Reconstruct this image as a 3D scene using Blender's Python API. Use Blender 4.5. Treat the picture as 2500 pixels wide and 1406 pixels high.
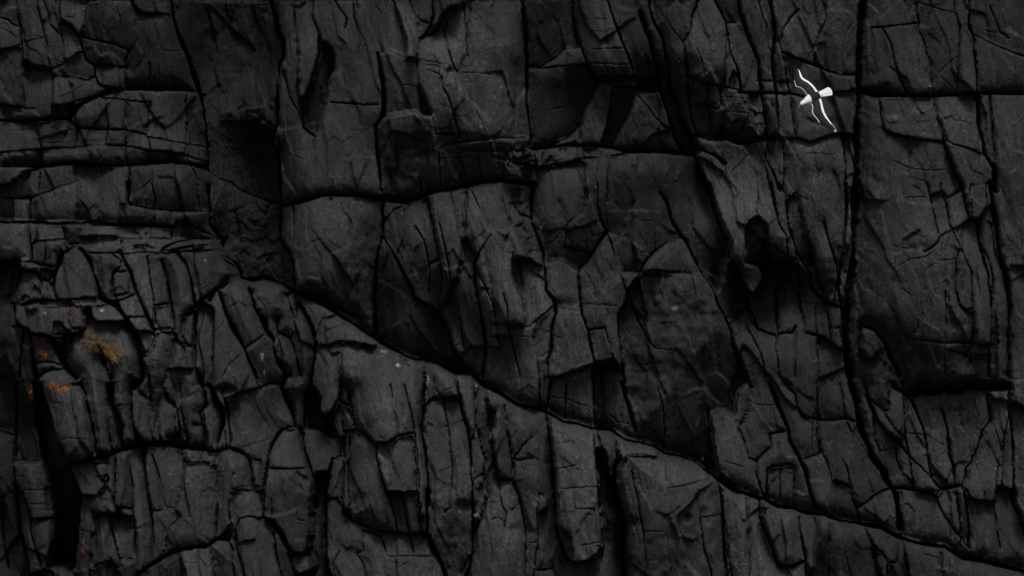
import bpy, math, random
import numpy as np
from mathutils import Vector, Matrix

scene = bpy.context.scene
for o in list(bpy.data.objects): bpy.data.objects.remove(o, do_unlink=True)
C = scene.collection
R = math.radians

# ---------------------------------------------------------------- camera, sky, sun, exposure
CAM_D = 150.0                                        # telephoto from a boat or the far side of the cove, 150 m off
cam = bpy.data.cameras.new('camera'); camo = bpy.data.objects.new('camera', cam); C.objects.link(camo)
camo.location = (0, -CAM_D, 0); camo.rotation_euler = (R(90), 0, 0)
cam.sensor_width = 36; cam.lens = 36 * CAM_D / 25.0; cam.clip_start = 1; cam.clip_end = 1000
scene.camera = camo
SUN_EL, SUN_AZ = 58.0, 10.0                           # overcast: soft light from high in front of the cliff, a little right
world = bpy.data.worlds.new('World'); scene.world = world; world.use_nodes = True
wn = world.node_tree.nodes; wl = world.node_tree.links
sky = wn.new('ShaderNodeTexSky'); sky.sky_type = 'NISHITA'; sky.sun_disc = False
sky.sun_elevation = R(SUN_EL); sky.sun_rotation = R(180 - SUN_AZ); sky.air_density = 1.0; sky.dust_density = 4.0; sky.ozone_density = 1.0
hsv = wn.new('ShaderNodeHueSaturation'); hsv.inputs['Saturation'].default_value = .12      # cloud cover: grey light
wl.new(sky.outputs[0], hsv.inputs['Color']); wl.new(hsv.outputs[0], wn['Background'].inputs['Color'])
wn['Background'].inputs['Strength'].default_value = 0.05
sun = bpy.data.lights.new('sun', 'SUN'); sun.energy = 1.5; sun.angle = R(16); sun.color = (1, .99, .975)
suno = bpy.data.objects.new('sun', sun); C.objects.link(suno)
sd = Vector((math.sin(R(SUN_AZ)) * math.cos(R(SUN_EL)), -math.cos(R(SUN_AZ)) * math.cos(R(SUN_EL)), math.sin(R(SUN_EL))))
suno.rotation_euler = sd.to_track_quat('Z', 'Y').to_euler(); suno.location = (0, -60, 60)
scene.view_settings.view_transform = 'Standard'; scene.view_settings.look = 'None'
scene.view_settings.gamma = 1.0; scene.view_settings.use_curve_mapping = False
scene.view_settings.exposure = 0.4
ROCK = 0.037                                         # mean albedo of the dark wet rock

def tag(o, label=None, cat=None, group=None, kind=None):
    for k, v in (('label', label), ('category', cat), ('group', group), ('kind', kind)):
        if v: o[k] = v
    return o
# ---- joints of the cliff, read off the photograph tile by tile: tile, then "kind+width: x,y x,y ..." per line
# kind: M master fissure, B joint that parts two blocks, h hairline inside a block, s soft shallow furrow
TILES = {r: (600 * 'abcd'.index(r[0]), (0, 450, 936)[int(r[1]) - 1]) for r in
         ('a1', 'b1', 'c1', 'd1', 'a2', 'b2', 'c2', 'd2', 'a3', 'b3', 'c3', 'd3')}
TS = 700.0 / 2094.0
JOINTS = {
'a1': """B5:110,0 125,80 140,200 155,320 165,480 172,640 180,790
B4:320,0 350,90 365,180 400,225 450,270
B4:432,0 440,120 440,230 460,300 465,420 478,450
B3:270,50 300,150 330,270 345,330 355,430 375,510
B4:0,375 60,365 140,340 155,325
B3:0,135 60,150 95,185 140,200
h3:0,210 70,240 110,270 140,300
h3:180,315 240,300 310,285 330,270
B4:168,440 225,480 310,495 375,515 430,490 490,450 575,395 610,385
B5:575,270 600,350 630,440 680,480 760,480 900,490
B4:440,150 520,200 560,260 620,280 700,300 820,325 930,370
B3:375,515 385,620 385,790 380,860
h3:375,515 330,550 290,585 275,680 260,790
h3:225,480 230,570 250,660
B5:385,560 450,565 540,570 640,590 690,560 690,500 680,480
B7:690,560 720,620 800,640 900,645 1080,650 1360,650 1420,655
B4:0,775 100,790 180,795 260,800
M9:0,880 100,885 260,885 420,870 500,860 540,800 620,760 700,720 740,690 800,645
h3:420,720 540,670 640,610
B4:380,790 520,760 640,730 740,690
B6:490,862 540,920 600,940 740,945 910,950 1060,985
B3:770,720 780,840 790,945 775,1060
h3:735,760 760,850 770,945
B4:890,720 930,760 915,850 910,945 920,1060
B3:730,715 850,715 960,740 1080,745
B4:1090,740 1070,880 1060,1000 1160,1010 1250,1030 1340,1045 1470,1060
h2:1220,690 1210,820 1200,980
B5:0,1120 100,1110 300,1085 520,1080 700,1065 740,1060 900,1065 1060,1100 1200,1110 1330,1130 1470,1180
M8:0,1365 90,1345 200,1260 300,1215 450,1195 600,1195 800,1210 960,1205 1150,1190 1250,1180 1380,1200 1470,1220
B5:0,1215 140,1215 310,1215
B4:260,890 260,930 290,1000 300,1085
B4:300,1085 300,1210
B3:60,1110 60,1210
h3:500,1100 330,1110 325,1180
B3:560,945 550,1075
B3:715,1070 740,1150 720,1205
B4:925,955 925,1060 920,1200
B4:1080,1010 1090,1110 1090,1190
h3:480,930 530,960 530,1060
h3:90,960 260,940
h3:340,950 400,930 470,980 450,1040 330,1050
B3:1350,1060 1340,1130 1370,1200
B3:1360,650 1340,760 1350,900 1350,1040
M11:1230,0 1250,130 1290,270 1340,400 1390,550 1430,680 1460,800 1475,950 1480,1100 1480,1230
s9:1440,0 1500,120 1540,300 1530,600
s6:1830,0 1850,200 1840,400 1820,700
s8:1620,640 1620,760
s5:1700,100 1710,400 1690,650
s5:1580,900 1570,1100 1600,1250
M12:1960,0 2000,130 2020,240 2050,280 2060,400 2030,460 2010,600 2010,900 1980,1060 2010,1110 2030,1300 2030,1406
B6:1470,1220 1560,1280 1640,1320 1740,1390 1900,1440 2030,1480
B4:290,1215 290,1406 300,1460
B4:540,1200 545,1310 575,1330 600,1380
B4:240,1450 350,1400 450,1360 570,1325
h3:850,1230 855,1400
B9:940,1210 950,1300 940,1406
h4:1110,1240 1105,1320 1010,1400
h3:1210,1240 1220,1320
B4:1380,1210 1430,1300 1440,1406
h3:735,150 770,230 790,270
h3:850,50 880,150 890,220
B5:820,0 960,0 990,70 1060,95 1190,95 1245,100
h3:1160,330 1190,370 1300,370
h3:880,460 940,380 1020,260
h3:740,530 800,500 900,500
h3:1150,480 1160,630
h3:1240,480 1250,640
B3:640,0 630,90 620,180 580,260
h3:540,0 545,130 450,140
h3:1640,850 1720,780 1760,740
h3:1800,840 1740,900 1860,920
s4:1100,120 1140,240 1150,330
B3:900,490 930,380
B4:910,490 905,640
B3:1090,470 1080,560 1090,645""",
'a2': """M7:0,270 200,275 400,290 560,280 700,270 860,300
B4:100,110 100,200 95,270
h3:0,60 20,130 10,230
M7:30,100 200,100 230,110 220,270
h3:345,70 350,180 370,260
B4:575,0 580,100 560,275
B4:575,100 650,200 640,275
h3:650,200 700,160 720,270
B5:880,150 870,300
h3:850,0 880,100 880,150
M12:940,0 935,130 960,150
B4:880,150 960,150
B5:960,150 1080,175 1240,190 1480,190
h3:920,180 930,290
B4:1125,180 1130,305
B4:1240,190 1245,300
h3:1000,0 990,100 1010,150
B4:1110,0 1130,100 1120,175
h3:1310,0 1320,180
B4:1420,0 1450,185
h3:1030,260 1110,225
M6:860,300 1060,300 1250,310
B4:600,390 740,380 830,385 930,400 1070,395 1250,395
B3:600,390 600,300
M10:1490,0 1500,200 1510,300 1590,400 1600,480 1640,560 1720,640
B6:210,285 230,370 250,450 265,570
B6:0,565 150,565 265,570
B4:160,570 160,660 130,700
h3:90,290 95,400
B4:280,290 285,400 265,440
h3:390,320 390,400
B5:480,310 490,390 530,440 600,430 605,340 600,290
B5:265,440 300,420 440,405 490,400
B4:350,420 360,500 350,590
B5:490,400 510,490 460,510
B6:265,570 330,590 430,605 450,540 460,510
B4:500,490 570,450 600,430
B3:570,450 620,480 680,500 820,500 900,500 940,510 1080,495 1190,500 1310,505 1590,480
B6:1250,395 1250,320 1290,275 1340,275 1440,330 1560,390 1560,430
B8:1190,490 1210,460 1280,430 1400,400 1560,400
B7:1270,490 1460,450 1580,430
h3:830,385 850,430 910,460 940,500
h3:1070,395 1180,400 1200,440
M6:470,500 450,580 420,680 415,780 450,850
M7:600,470 620,480 670,560 710,660 740,760 750,830
B4:450,850 560,840 640,830 750,825
h3:560,640 555,760 560,840
h2:470,560 560,640 620,560
B4:830,500 910,560 900,600 850,640 830,720 840,800 830,850
M7:905,500 930,570 970,640 990,720 1020,800 1060,880 1110,980 1150,1060
B5:845,650 950,630 970,700 970,790 860,815 845,750 845,650
B6:745,840 820,860 890,845
B4:885,850 1010,805
B5:885,850 920,920 960,970 1080,960
B7:960,970 1000,1040 1030,1070 1130,1080 1160,1060
B4:1090,530 1110,700 1140,800 1150,870 1160,960 1150,1050
B7:1200,560 1230,680 1250,800 1270,900 1290,1060
B3:1155,890 1250,875
B5:1150,1060 1270,1050 1300,1100
M8:1310,505 1370,590 1400,680 1420,800 1440,880 1370,950
M8:1590,480 1690,580 1710,660 1640,700 1610,750 1460,870 1440,890
B4:1450,920 1480,890 1560,890
M7:1370,950 1440,930 1440,1000 1430,1150 1440,1340 1490,1400
B4:1560,890 1570,1000 1575,1200 1570,1440
M7:1540,850 1590,760 1620,800 1650,900 1690,980 1740,1080 1800,1190 1850,1300 1890,1406
M11:1620,750 1720,690 1760,720 1840,800 1870,900 1930,1000 1960,1080 2000,1130 2010,1200 2040,1300 2094,1400
B4:1810,1190 1900,1130 1960,1085
h4:1640,1406 1700,1300 1790,1220
h3:1670,990 1590,1080
h3:1680,900 1760,860 1830,900
B2:190,885 240,930 330,905 450,900 540,890
M6:190,880 330,850 450,855
M8:750,830 870,880 940,960 990,1050 1020,1080 1040,1200 1060,1300 1070,1406
B5:545,870 545,900 550,1000 570,1040 650,1040
B5:620,880 650,980 650,1040 620,1060
B3:540,870 620,900 680,890 860,880
B3:690,920 710,980 740,1005 860,990 970,1000
h3:810,910 830,990
M8:120,880 130,990 180,1040 240,1050 250,1100 260,1200 280,1300 300,1406
B3:185,1180 255,1175
M6:200,1050 185,1170 170,1300 160,1406
B4:440,1000 430,1090 510,1090 520,1060 650,1040
B3:440,1000 480,1000 520,1060
M11:250,1080 380,1100 420,1120 440,1180 480,1250 510,1330 560,1380 590,1406
h4:390,1110 380,1180
B3:270,1320 350,1290 440,1300 500,1330
B5:330,1406 350,1380 420,1350 520,1345 580,1390
B5:430,1120 500,1120 490,1180 505,1270
h3:640,1210 650,1300
h3:720,1260 740,1330
M8:790,1290 830,1360 840,1406
B3:520,1085 600,1100 740,1130 790,1290
B5:1030,1070 1060,1160 1090,1230 1130,1200 1160,1110 1130,1080
B5:1150,1180 1100,1260 1090,1310 1110,1400
B5:1165,1120 1200,1070 1300,1100 1310,1150
B5:1290,1140 1280,1250 1270,1340 1230,1360
B5:1310,1150 1350,1170 1370,1260 1390,1340
B5:1360,960 1350,1080 1380,1170 1430,1180
B5:1230,1406 1230,1360 1300,1340 1440,1345
h3:1130,1270 1200,1290
B5:130,870 130,760 150,660 200,630 290,640 330,720 310,870 180,880
B5:330,620 420,640 380,700 320,690
B4:380,700 415,760""",
'a3': """M8:330,0 350,80 390,180 420,280 450,380 500,480 540,570
M8:280,0 280,150 275,300 320,400 335,545 400,740 425,860 435,970 440,1100 390,1310
M8:540,570 610,740 620,780 600,1000 580,1200 565,1310
M6:380,1320 480,1300 600,1380 620,1406
B4:120,555 175,555 250,560 340,545
h3:210,765 400,755
h3:250,865 420,865
B4:260,985 340,975 440,970
B4:115,680 180,790 240,920 260,985 250,1060 330,1300
M6:130,0 125,200 115,420 110,560 120,690 130,800 150,950 170,1100 210,1250 230,1406
B5:20,930 30,1200 60,1350
B5:0,350 110,380
M7:590,0 620,0 670,80 690,180 720,300 740,420 740,480 700,540 670,555 540,570
h3:440,130 520,125
h3:540,130 570,190 620,250
h3:490,390 560,370 720,385
M13:840,0 840,150 870,200 900,300 910,400 920,460
B6:830,150 830,250 840,380 850,450 880,480
B5:740,420 750,510 820,500 860,470
s5:760,180 750,300
M9:690,545 780,520 870,490 930,465 1060,440 1180,430 1300,445 1400,465 1500,480 1610,480
B8:990,0 980,60 990,200 1010,300 1060,400 1060,435
B5:1010,30 1060,70 1120,120 1130,200 1120,300 1150,430
h3:870,150 980,155
B5:1200,0 1210,60 1170,150 1165,300 1200,430
B6:1210,60 1240,110 1310,180 1330,300 1335,380 1240,385
B5:1330,0 1330,150 1360,250 1390,400 1380,460
s7:1360,90 1440,60 1460,40
B5:1500,0 1520,150 1480,210 1490,290 1440,300
B5:1500,200 1520,350 1530,480
M9:1560,0 1600,120 1640,200 1650,280 1610,420 1610,480
B4:1670,340 1680,450
B4:1670,110 1760,65 1900,30 1980,0 2094,-20
B5:1640,50 1680,180 1690,260 1710,400 1700,450
h3:1860,50 1900,180 1960,280 2020,390
h3:1930,80 1980,220 2050,350
h3:1790,460 1900,420 1990,400
B7:1610,480 1690,455 1780,480 1840,540 1860,650 1870,740 1940,740
B6:1610,490 1600,620 1620,800 1610,1000 1610,1090
B3:1740,640 1720,740 1700,900 1720,1000 1650,1090
h3:1720,745 1850,730
B4:1720,750 1850,770 1920,770 1940,860 1960,960
B5:1880,550 1920,550 1920,740
B4:1750,1050 1760,1180 1800,1280 1820,1406
B3:1750,1050 1780,960 1850,945 1960,960
B4:1600,1100 1700,1110 1730,1180 1740,1406
B4:670,555 830,560 840,680 800,690 830,640
h3:680,620 760,660 830,640
B4:640,790 740,800 780,790
B4:830,690 770,780 800,860 830,920
B6:870,490 880,700 880,860 900,900 910,960
B6:990,470 980,640 1000,760 1010,880 1010,1000 1030,1200 1040,1350
B7:1070,440 1080,620 1110,760 1130,880 1150,1000 1150,1280
B4:1130,510 1170,600 1210,750 1240,890
B4:1380,470 1370,600 1350,720 1310,890 1240,890
B4:905,900 940,880 1000,890
B5:900,945 1010,945
B4:730,930 830,925 900,940
B5:730,930 720,1080 700,1250 700,1406
h4:740,1000 740,1100 740,1240
B5:830,930 860,1050 880,1140 910,1240 920,1406
B5:910,1240 1000,1250 1035,1250
B4:740,1310 760,1290 830,1265 890,1300 910,1400
h3:940,580 900,700 905,880
B3:1130,910 1300,900 1350,950 1270,1030 1240,1170 1200,1250
M6:1040,1370 1140,1290 1230,1230 1330,1190 1460,1165 1550,1160 1620,1110 1690,1110
B4:1340,1190 1360,1280 1390,1340 1400,1406
B5:1480,1170 1490,1280 1500,1370
h3:1490,1220 1560,1310
B5:1570,1170 1600,1300 1600,1406
h3:1190,1300 1220,1406
h3:620,1040 700,1060
B5:250,1380 340,1345 390,1350 430,1406
h4:1380,520 1500,530 1510,560
B4:1380,555 1480,555 1560,560""",
'b1': """B5:350,0 345,100 360,260 370,400 370,600 370,700 410,740
B4:240,430 290,600 310,700 370,800 400,900
h3:300,60 295,220 330,500
B4:480,0 480,110 510,200 540,280
M7:535,270 520,430 480,560 450,650 410,740 400,850 410,930 450,960 500,990
B5:540,280 620,380 630,500 590,580 575,700 550,800 510,900 500,1000 490,1090
B4:780,30 790,130 820,230 830,330 820,430
B4:650,0 700,80 740,140 720,210
B4:1070,0 1110,110 1140,220 1165,300 1170,430
h3:940,40 990,110
h3:970,200 975,370
B4:1190,0 1240,120 1260,250 1255,420 1255,600 1270,640
B3:1170,430 1255,440
M7:1365,0 1370,120 1350,200 1310,260 1270,290
M7:1590,0 1590,60 1500,70 1430,140 1390,220 1340,260
B4:1255,130 1270,160 1330,180
M12:965,400 985,500 1005,600 1010,740 1000,850
B4:975,395 1050,378 1170,430
B4:1270,640 1290,700 1330,790 1370,880 1390,1000 1400,1100 1415,1250 1420,1390
h3:1100,625 1270,635
B3:1000,855 1060,850 1120,825 1200,820 1350,850
B4:1590,60 1600,160 1615,300 1620,410
h3:1700,30 1760,180 1850,330
B4:1430,200 1470,330 1500,430 1550,540
s14:1470,530 1540,545
h3:1550,540 1700,540 1800,545
h3:1310,480 1440,490
h3:1320,510 1440,560
h3:1260,440 1470,480
B4:1440,570 1440,650 1480,720 1520,850 1570,1020
h3:1620,680 1680,800 1740,960 1750,1000
B3:1390,985 1530,990
h3:1610,1050 1610,1180 1620,1290
B3:1400,1100 1460,1060 1620,1040 1800,1020 2040,1010
B3:1620,1110 1800,1110 2050,1100
h3:1730,1040 1750,1100 1760,1300
B3:1690,1110 1700,1200 1720,1330
B5:1110,1120 1110,1290 1050,1270 1080,1400
s18:1280,950 1280,1080 1310,1180
M8:1000,850 950,930 960,1100 975,1250 985,1400
B4:620,750 700,750 850,770 960,770
h3:1060,880 1050,950 1080,1000
h3:1300,1100 1320,1240
h3:1410,1160 1560,1160 1700,1140
B3:1270,1300 1280,1406
h3:1180,1200 1175,1390
h3:880,800 900,1000 870,1300
h3:770,1200 780,1406
h3:640,1250 640,1400
h3:590,1050 640,1000 700,1050 760,1010
h3:430,900 440,1100 420,1300
h3:270,900 280,1200
h3:800,560 790,700
B3:1890,1090 1890,1280 1960,1290 2060,1300
h3:1900,1100 1940,1180 1980,1200 2000,1280
h3:1950,1100 1960,1220
h3:1780,1150 1890,1170""",
'c1': """M9:225,0 240,200 255,400 255,600 250,750 270,870 290,1000 270,1070
M6:590,0 595,120 610,240 650,340 690,460 760,580 790,600
B6:260,490 350,490 400,450 480,400 520,350 650,340
B3:790,600 740,690 680,780 660,850 640,940 640,1065
B3:330,500 480,480 700,480
s4:290,520 300,880 340,1010 420,1060
B3:410,1060 540,1010 610,940 640,900
h4:805,90 820,200 840,300 860,410
M7:840,0 880,120 930,250 960,350 1000,440 1040,560 1080,650
h3:760,150 840,150
h3:730,235 840,235 910,220
h4:730,370 850,370 960,360
h4:700,465 860,480 1010,480
B4:770,575 880,578 1040,575
h3:800,450 850,550 880,640
B4:1050,580 1220,590
B4:1080,655 1240,660
B3:790,600 880,640 1080,650
M10:1080,100 1140,260 1180,420 1220,560 1240,680 1290,820 1330,950 1370,1050 1400,1120
M8:1150,0 1160,80 1190,190 1240,270 1260,380 1300,500 1310,640 1350,730 1400,880 1440,960 1490,1080
M7:1620,0 1660,90 1710,180 1720,260 1740,400 1780,480 1810,600 1820,670
B5:1500,0 1490,60 1460,130 1440,240 1400,320 1410,400 1440,520 1440,640 1450,740 1470,880 1500,980 1500,1080
h4:1480,330 1520,450 1570,610
B4:1440,560 1560,620 1600,630 1700,640 1820,670
M7:1790,0 1800,80 1840,180 1890,330 1940,450 1960,560 1970,680 2000,900 2005,1010
B4:1700,270 1710,350 1700,480 1690,640
B3:1710,180 1790,170
B4:1730,640 1730,600 1760,530 1800,580 1810,660
B4:1580,630 1590,700 1570,760 1460,765
B5:1670,660 1670,780 1640,800 1590,760
h3:1690,720 1850,720
h3:1690,830 1900,830
B3:1860,690 1890,830 1920,950 1920,1010
B4:1590,760 1600,900 1600,1020
B4:1690,830 1700,1000
M7:1500,980 1590,1020 1720,1010 1800,1050 1870,1050 1920,1010 2094,1010
M7:270,1080 420,1080 550,1060 650,1065 780,1065 870,1080 1000,1110 1150,1115 1300,1110 1480,1130
B6:320,1230 430,1210 550,1190 680,1160 850,1150 950,1130 1050,1110
B4:665,1070 670,1180 690,1400 690,1460
B4:850,1150 840,1300 845,1400 850,1480
B3:390,1080 370,1160 380,1220
h3:1110,1150 1150,1250 1200,1350
B6:880,640 870,760 850,900 800,1060
B4:1040,690 1000,830 940,930 870,1075
B4:1050,680 1150,780 1200,860 1260,920 1330,950
h3:740,760 780,800 850,780
h3:1080,780 1090,860
h3:1040,1020 1070,1100
M8:1490,1080 1560,1110 1630,1140 1700,1190
M10:1480,1120 1530,1250 1570,1350 1600,1406
h3:1870,1130 1900,1200 1960,1330
B5:2020,1020 2010,1130 1990,1200 2020,1350 2030,1460
h3:1730,1280 1780,1220 1830,1200
h3:1830,1040 1850,1150 1790,1220
h3:1560,1150 1640,1400
h3:1600,1160 1680,1400
h3:1330,1060 1460,1080
B4:0,1150 110,1160 170,1200 250,1210 330,1220
B3:100,1080 110,1160
B3:140,1090 170,1200
B3:230,1090 240,1210
B3:210,1210 220,1340
B4:300,1080 330,1220 320,1350
B3:90,1160 90,1330
h3:220,1280 310,1280
s5:1750,680 1740,900
h3:1680,560 1700,420
h3:1280,330 1400,480
h3:1200,40 1330,250 1400,320""",
'd1': """M8:230,0 250,120 270,280 250,420 260,560 280,690 295,1010
B3:140,0 180,120 210,200 215,300 230,370 255,400
B4:310,300 330,220 380,140 450,80
B6:290,290 320,420 350,560 380,690 400,860 420,1010
h3:470,0 500,180 500,330
B3:630,0 640,150 580,280 565,400 560,470
M7:330,390 420,440 560,480 650,530 760,555 860,550
h4:780,290 800,220 845,170
h4:770,300 760,460 775,660
M6:0,680 180,685 380,690 430,700 500,720 560,700 690,690 870,670
B4:150,595 270,600 380,610
M24:915,0 900,200 885,400 880,600 872,800 870,1100 860,1400
s8:975,0 970,200 980,350 990,600
M7:880,670 1000,700 1200,710 1400,705 1600,695 1750,690 2094,690
B4:980,210 1150,200 1320,175
B5:1300,30 1320,180 1310,230 1360,330 1400,480 1420,690
s10:1400,420 1410,620
B4:1050,210 1120,330 1140,480 1180,570 1240,690
h4:1240,90 1300,20 1420,60 1500,90 1580,110 1640,220
B4:1580,0 1590,110 1620,200 1610,400 1600,690
M7:1690,0 1690,200 1720,280 1730,450 1740,690
B4:1700,250 1740,270 1880,340 2094,430
B3:1840,50 1880,160 1910,240 1970,290
h3:1920,0 1930,150 1960,220
h3:1440,560 1520,490 1600,420
h4:1470,570 1540,620 1570,660
h3:1330,440 1310,500 1320,600
h3:1880,520 1900,600 1890,680
h3:1800,230 1900,250
M11:1750,700 1760,900 1790,1130 1860,1240 1870,1406
B6:1840,700 1850,1000 1860,1230
B4:1430,700 1430,790 1440,860 1480,930 1490,1020 1560,1060 1690,1100 1790,1130
h3:1530,800 1560,880 1700,905 1730,830
h3:1250,840 1300,900 1420,880
h3:1060,870 1090,910 1170,900
h3:1340,1040 1400,1250 1540,1240
h3:1110,1180 1250,1240 1400,1250
B6:1490,1020 1530,1160 1580,1280 1640,1400
h3:1050,740 1200,740 1240,800 1180,830
B4:1030,700 1040,850 1060,960 1130,990 1300,1030 1480,1035
h4:1670,1180 1700,1250 1790,1290
h3:1800,1160 1790,1280
B5:210,1010 300,1010 430,1020 520,1050 650,1000 740,985 870,1000
B5:330,1030 340,1200 330,1406
h3:540,1070 560,1200 590,1400
B4:760,1000 770,1050 790,1400
s5:490,870 560,910 650,930
B3:30,1050 70,1090 100,1160 160,1250 190,1406
h3:480,1130 700,1130
B6:230,1020 200,1150 250,1250 310,1406
h3:690,700 700,900
h4:0,750 100,760 180,780
h3:1960,950 1900,1150
h3:2094,850 2000,950
h3:1250,1300 1350,1330 1380,1400""",
'b2': """B5:340,140 345,420
h3:390,150 385,300
h3:430,480 480,430 560,400
B4:700,140 710,180 770,280 780,330
h4:860,480 810,560 820,780 815,960
h3:740,560 730,740 720,880
M10:235,150 225,400 300,480 340,560 350,720 370,780
M7:300,800 370,780 470,800 570,820 620,880 720,930 850,980
M12:1000,130 1000,380 960,560 940,800 940,1000
B4:1000,330 1030,260 1090,180 1190,140
M6:1000,380 1070,480 1150,640 1210,760 1240,830 1330,880 1410,940 1480,1080 1500,1190 1600,1330 1700,1400
B4:1165,180 1165,230 1160,400 1110,500
h4:1070,500 1070,800 1090,1000
B4:1320,80 1330,130 1380,340 1410,500 1430,700 1410,930
B4:1240,310 1310,420 1340,580 1340,750 1320,870
B4:1340,590 1410,550
h3:1380,120 1420,290
B4:1420,290 1460,480 1490,680 1520,800 1560,960 1590,1150 1600,1200
B4:1500,60 1510,120 1550,250 1570,350 1580,470 1550,680 1500,760 1460,850 1420,930
B5:1610,50 1600,200 1600,380 1650,480 1690,540
B4:1650,50 1660,70 1720,200 1770,320
h3:1760,330 1680,410
B3:1870,30 1870,80 1890,180 1920,300
B3:1770,330 1850,320 1930,310
B4:1790,370 1720,490 1680,570 1700,640 1740,720 1800,850 1820,970
M7:1690,540 1670,580 1690,800 1720,930 1750,1060 1760,1200 1740,1300 1740,1406
h3:1600,1200 1740,1200
h3:1500,1190 1580,1170
h3:100,830 160,900 150,1000
B3:355,800 380,900 370,1000
B3:410,870 370,920
B5:400,860 460,970 500,1060 520,1170
B3:530,1090 540,1040 560,980 640,960
B3:570,1130 580,1090 600,1060 740,1010 860,1010
B5:230,1000 240,1080 330,1130 370,1250 400,1400
B4:240,1080 270,1250 270,1406
h3:820,1200 820,1406
h3:1070,1260 1150,1406
h3:700,1200 690,1400
h3:1240,1330 1330,1406
B3:520,1170 600,1180 700,1140 860,1160 1000,1200 1200,1320
h3:1220,850 1200,1000 1180,1100
h4:1560,720 1480,800
h3:1620,560 1560,700
h3:1640,720 1650,900""",
'c2': """M8:300,0 290,130 290,280 340,400 380,500 385,620 400,780 450,850 470,950 440,1080 430,1200 410,1300 420,1406 440,1460
B5:150,60 160,140 210,220 280,240
h3:150,60 270,30
B4:80,90 100,180 140,290 200,390 260,520
B3:260,520 290,480 350,480 380,500
B4:150,500 145,620 170,740 230,850 240,1030
B3:150,540 270,540 330,600 385,600
B4:90,800 120,900 110,1030 150,1160 180,1280 210,1406
h3:20,850 30,980
B3:0,1020 110,1035 260,1040 330,990 390,940 460,870
B3:0,1110 120,1110
h3:140,1110 290,1110
B4:330,990 300,1110 330,1260 350,1400 350,1460
B3:330,1260 420,1220
h3:560,290 450,420 380,440
s8:460,100 510,220 540,290
B4:770,0 770,80 790,260 830,340 870,430 910,560 940,650 970,740 990,790
M8:830,350 780,430 740,510 700,570 640,620 630,700 650,850 660,960 700,1070 720,1180 750,1290 740,1406 745,1460
B4:540,460 650,480 740,500
h3:430,640 440,770 480,830
B4:390,560 500,550 570,590 630,640
B3:680,110 660,200 560,280 540,460
h3:720,320 740,380 820,350
B6:950,630 1090,640 1200,640 1400,650 1550,660
M6:1200,480 1130,560 1090,640 1030,720 990,800
h3:1060,500 1190,510 1230,640
h3:1380,520 1400,640
B4:1180,500 1280,430 1380,390
h4:1220,670 1230,780 1260,850
M6:990,800 960,900 920,950 930,1100 950,1300 970,1460
B4:990,830 1010,880 1060,960 1100,1050 1150,1150 1180,1190
h3:1180,1190 1330,1210 1320,1300 1330,1400
h3:680,640 740,740 770,840
h3:660,870 800,870 930,890
B4:700,1070 820,1050 860,1180 880,1290 960,1400
B4:740,1310 880,1290
B4:430,1406 480,1400 640,1350 740,1310
h4:1065,265 1180,275
h3:1080,350 1140,460
h3:840,50 830,330
h3:1190,300 1190,480
M6:1230,60 1280,130 1310,250 1380,370 1430,440 1490,560 1560,680 1630,800 1650,880 1700,960 1750,1080 1760,1180 1810,1280 1850,1390 1900,1480
M9:1590,0 1630,180 1700,350 1730,430 1740,530 1800,620 1830,720 1860,790
B6:1850,300 1840,400 1850,570 1920,600 1980,650 1970,740 1900,790 1850,780
h3:1630,300 1560,420 1500,450
B4:1640,800 1700,560 1740,530
B4:1720,970 1740,970 1860,900
B4:1740,1020 1880,880
B5:1740,970 1780,890 1830,840 1880,880
h3:1760,1110 1880,1060
B4:1860,1040 1920,1140 1970,1250 2000,1400
B4:1860,800 1880,900 1900,1000 1950,1060
h3:1880,1340 1970,1260
h3:1200,1300 1100,1330
h3:960,940 1000,1100
h3:900,1000 950,1120
h3:500,900 640,920
h3:1060,1250 1020,1380
h3:540,1000 530,1300""",
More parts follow.
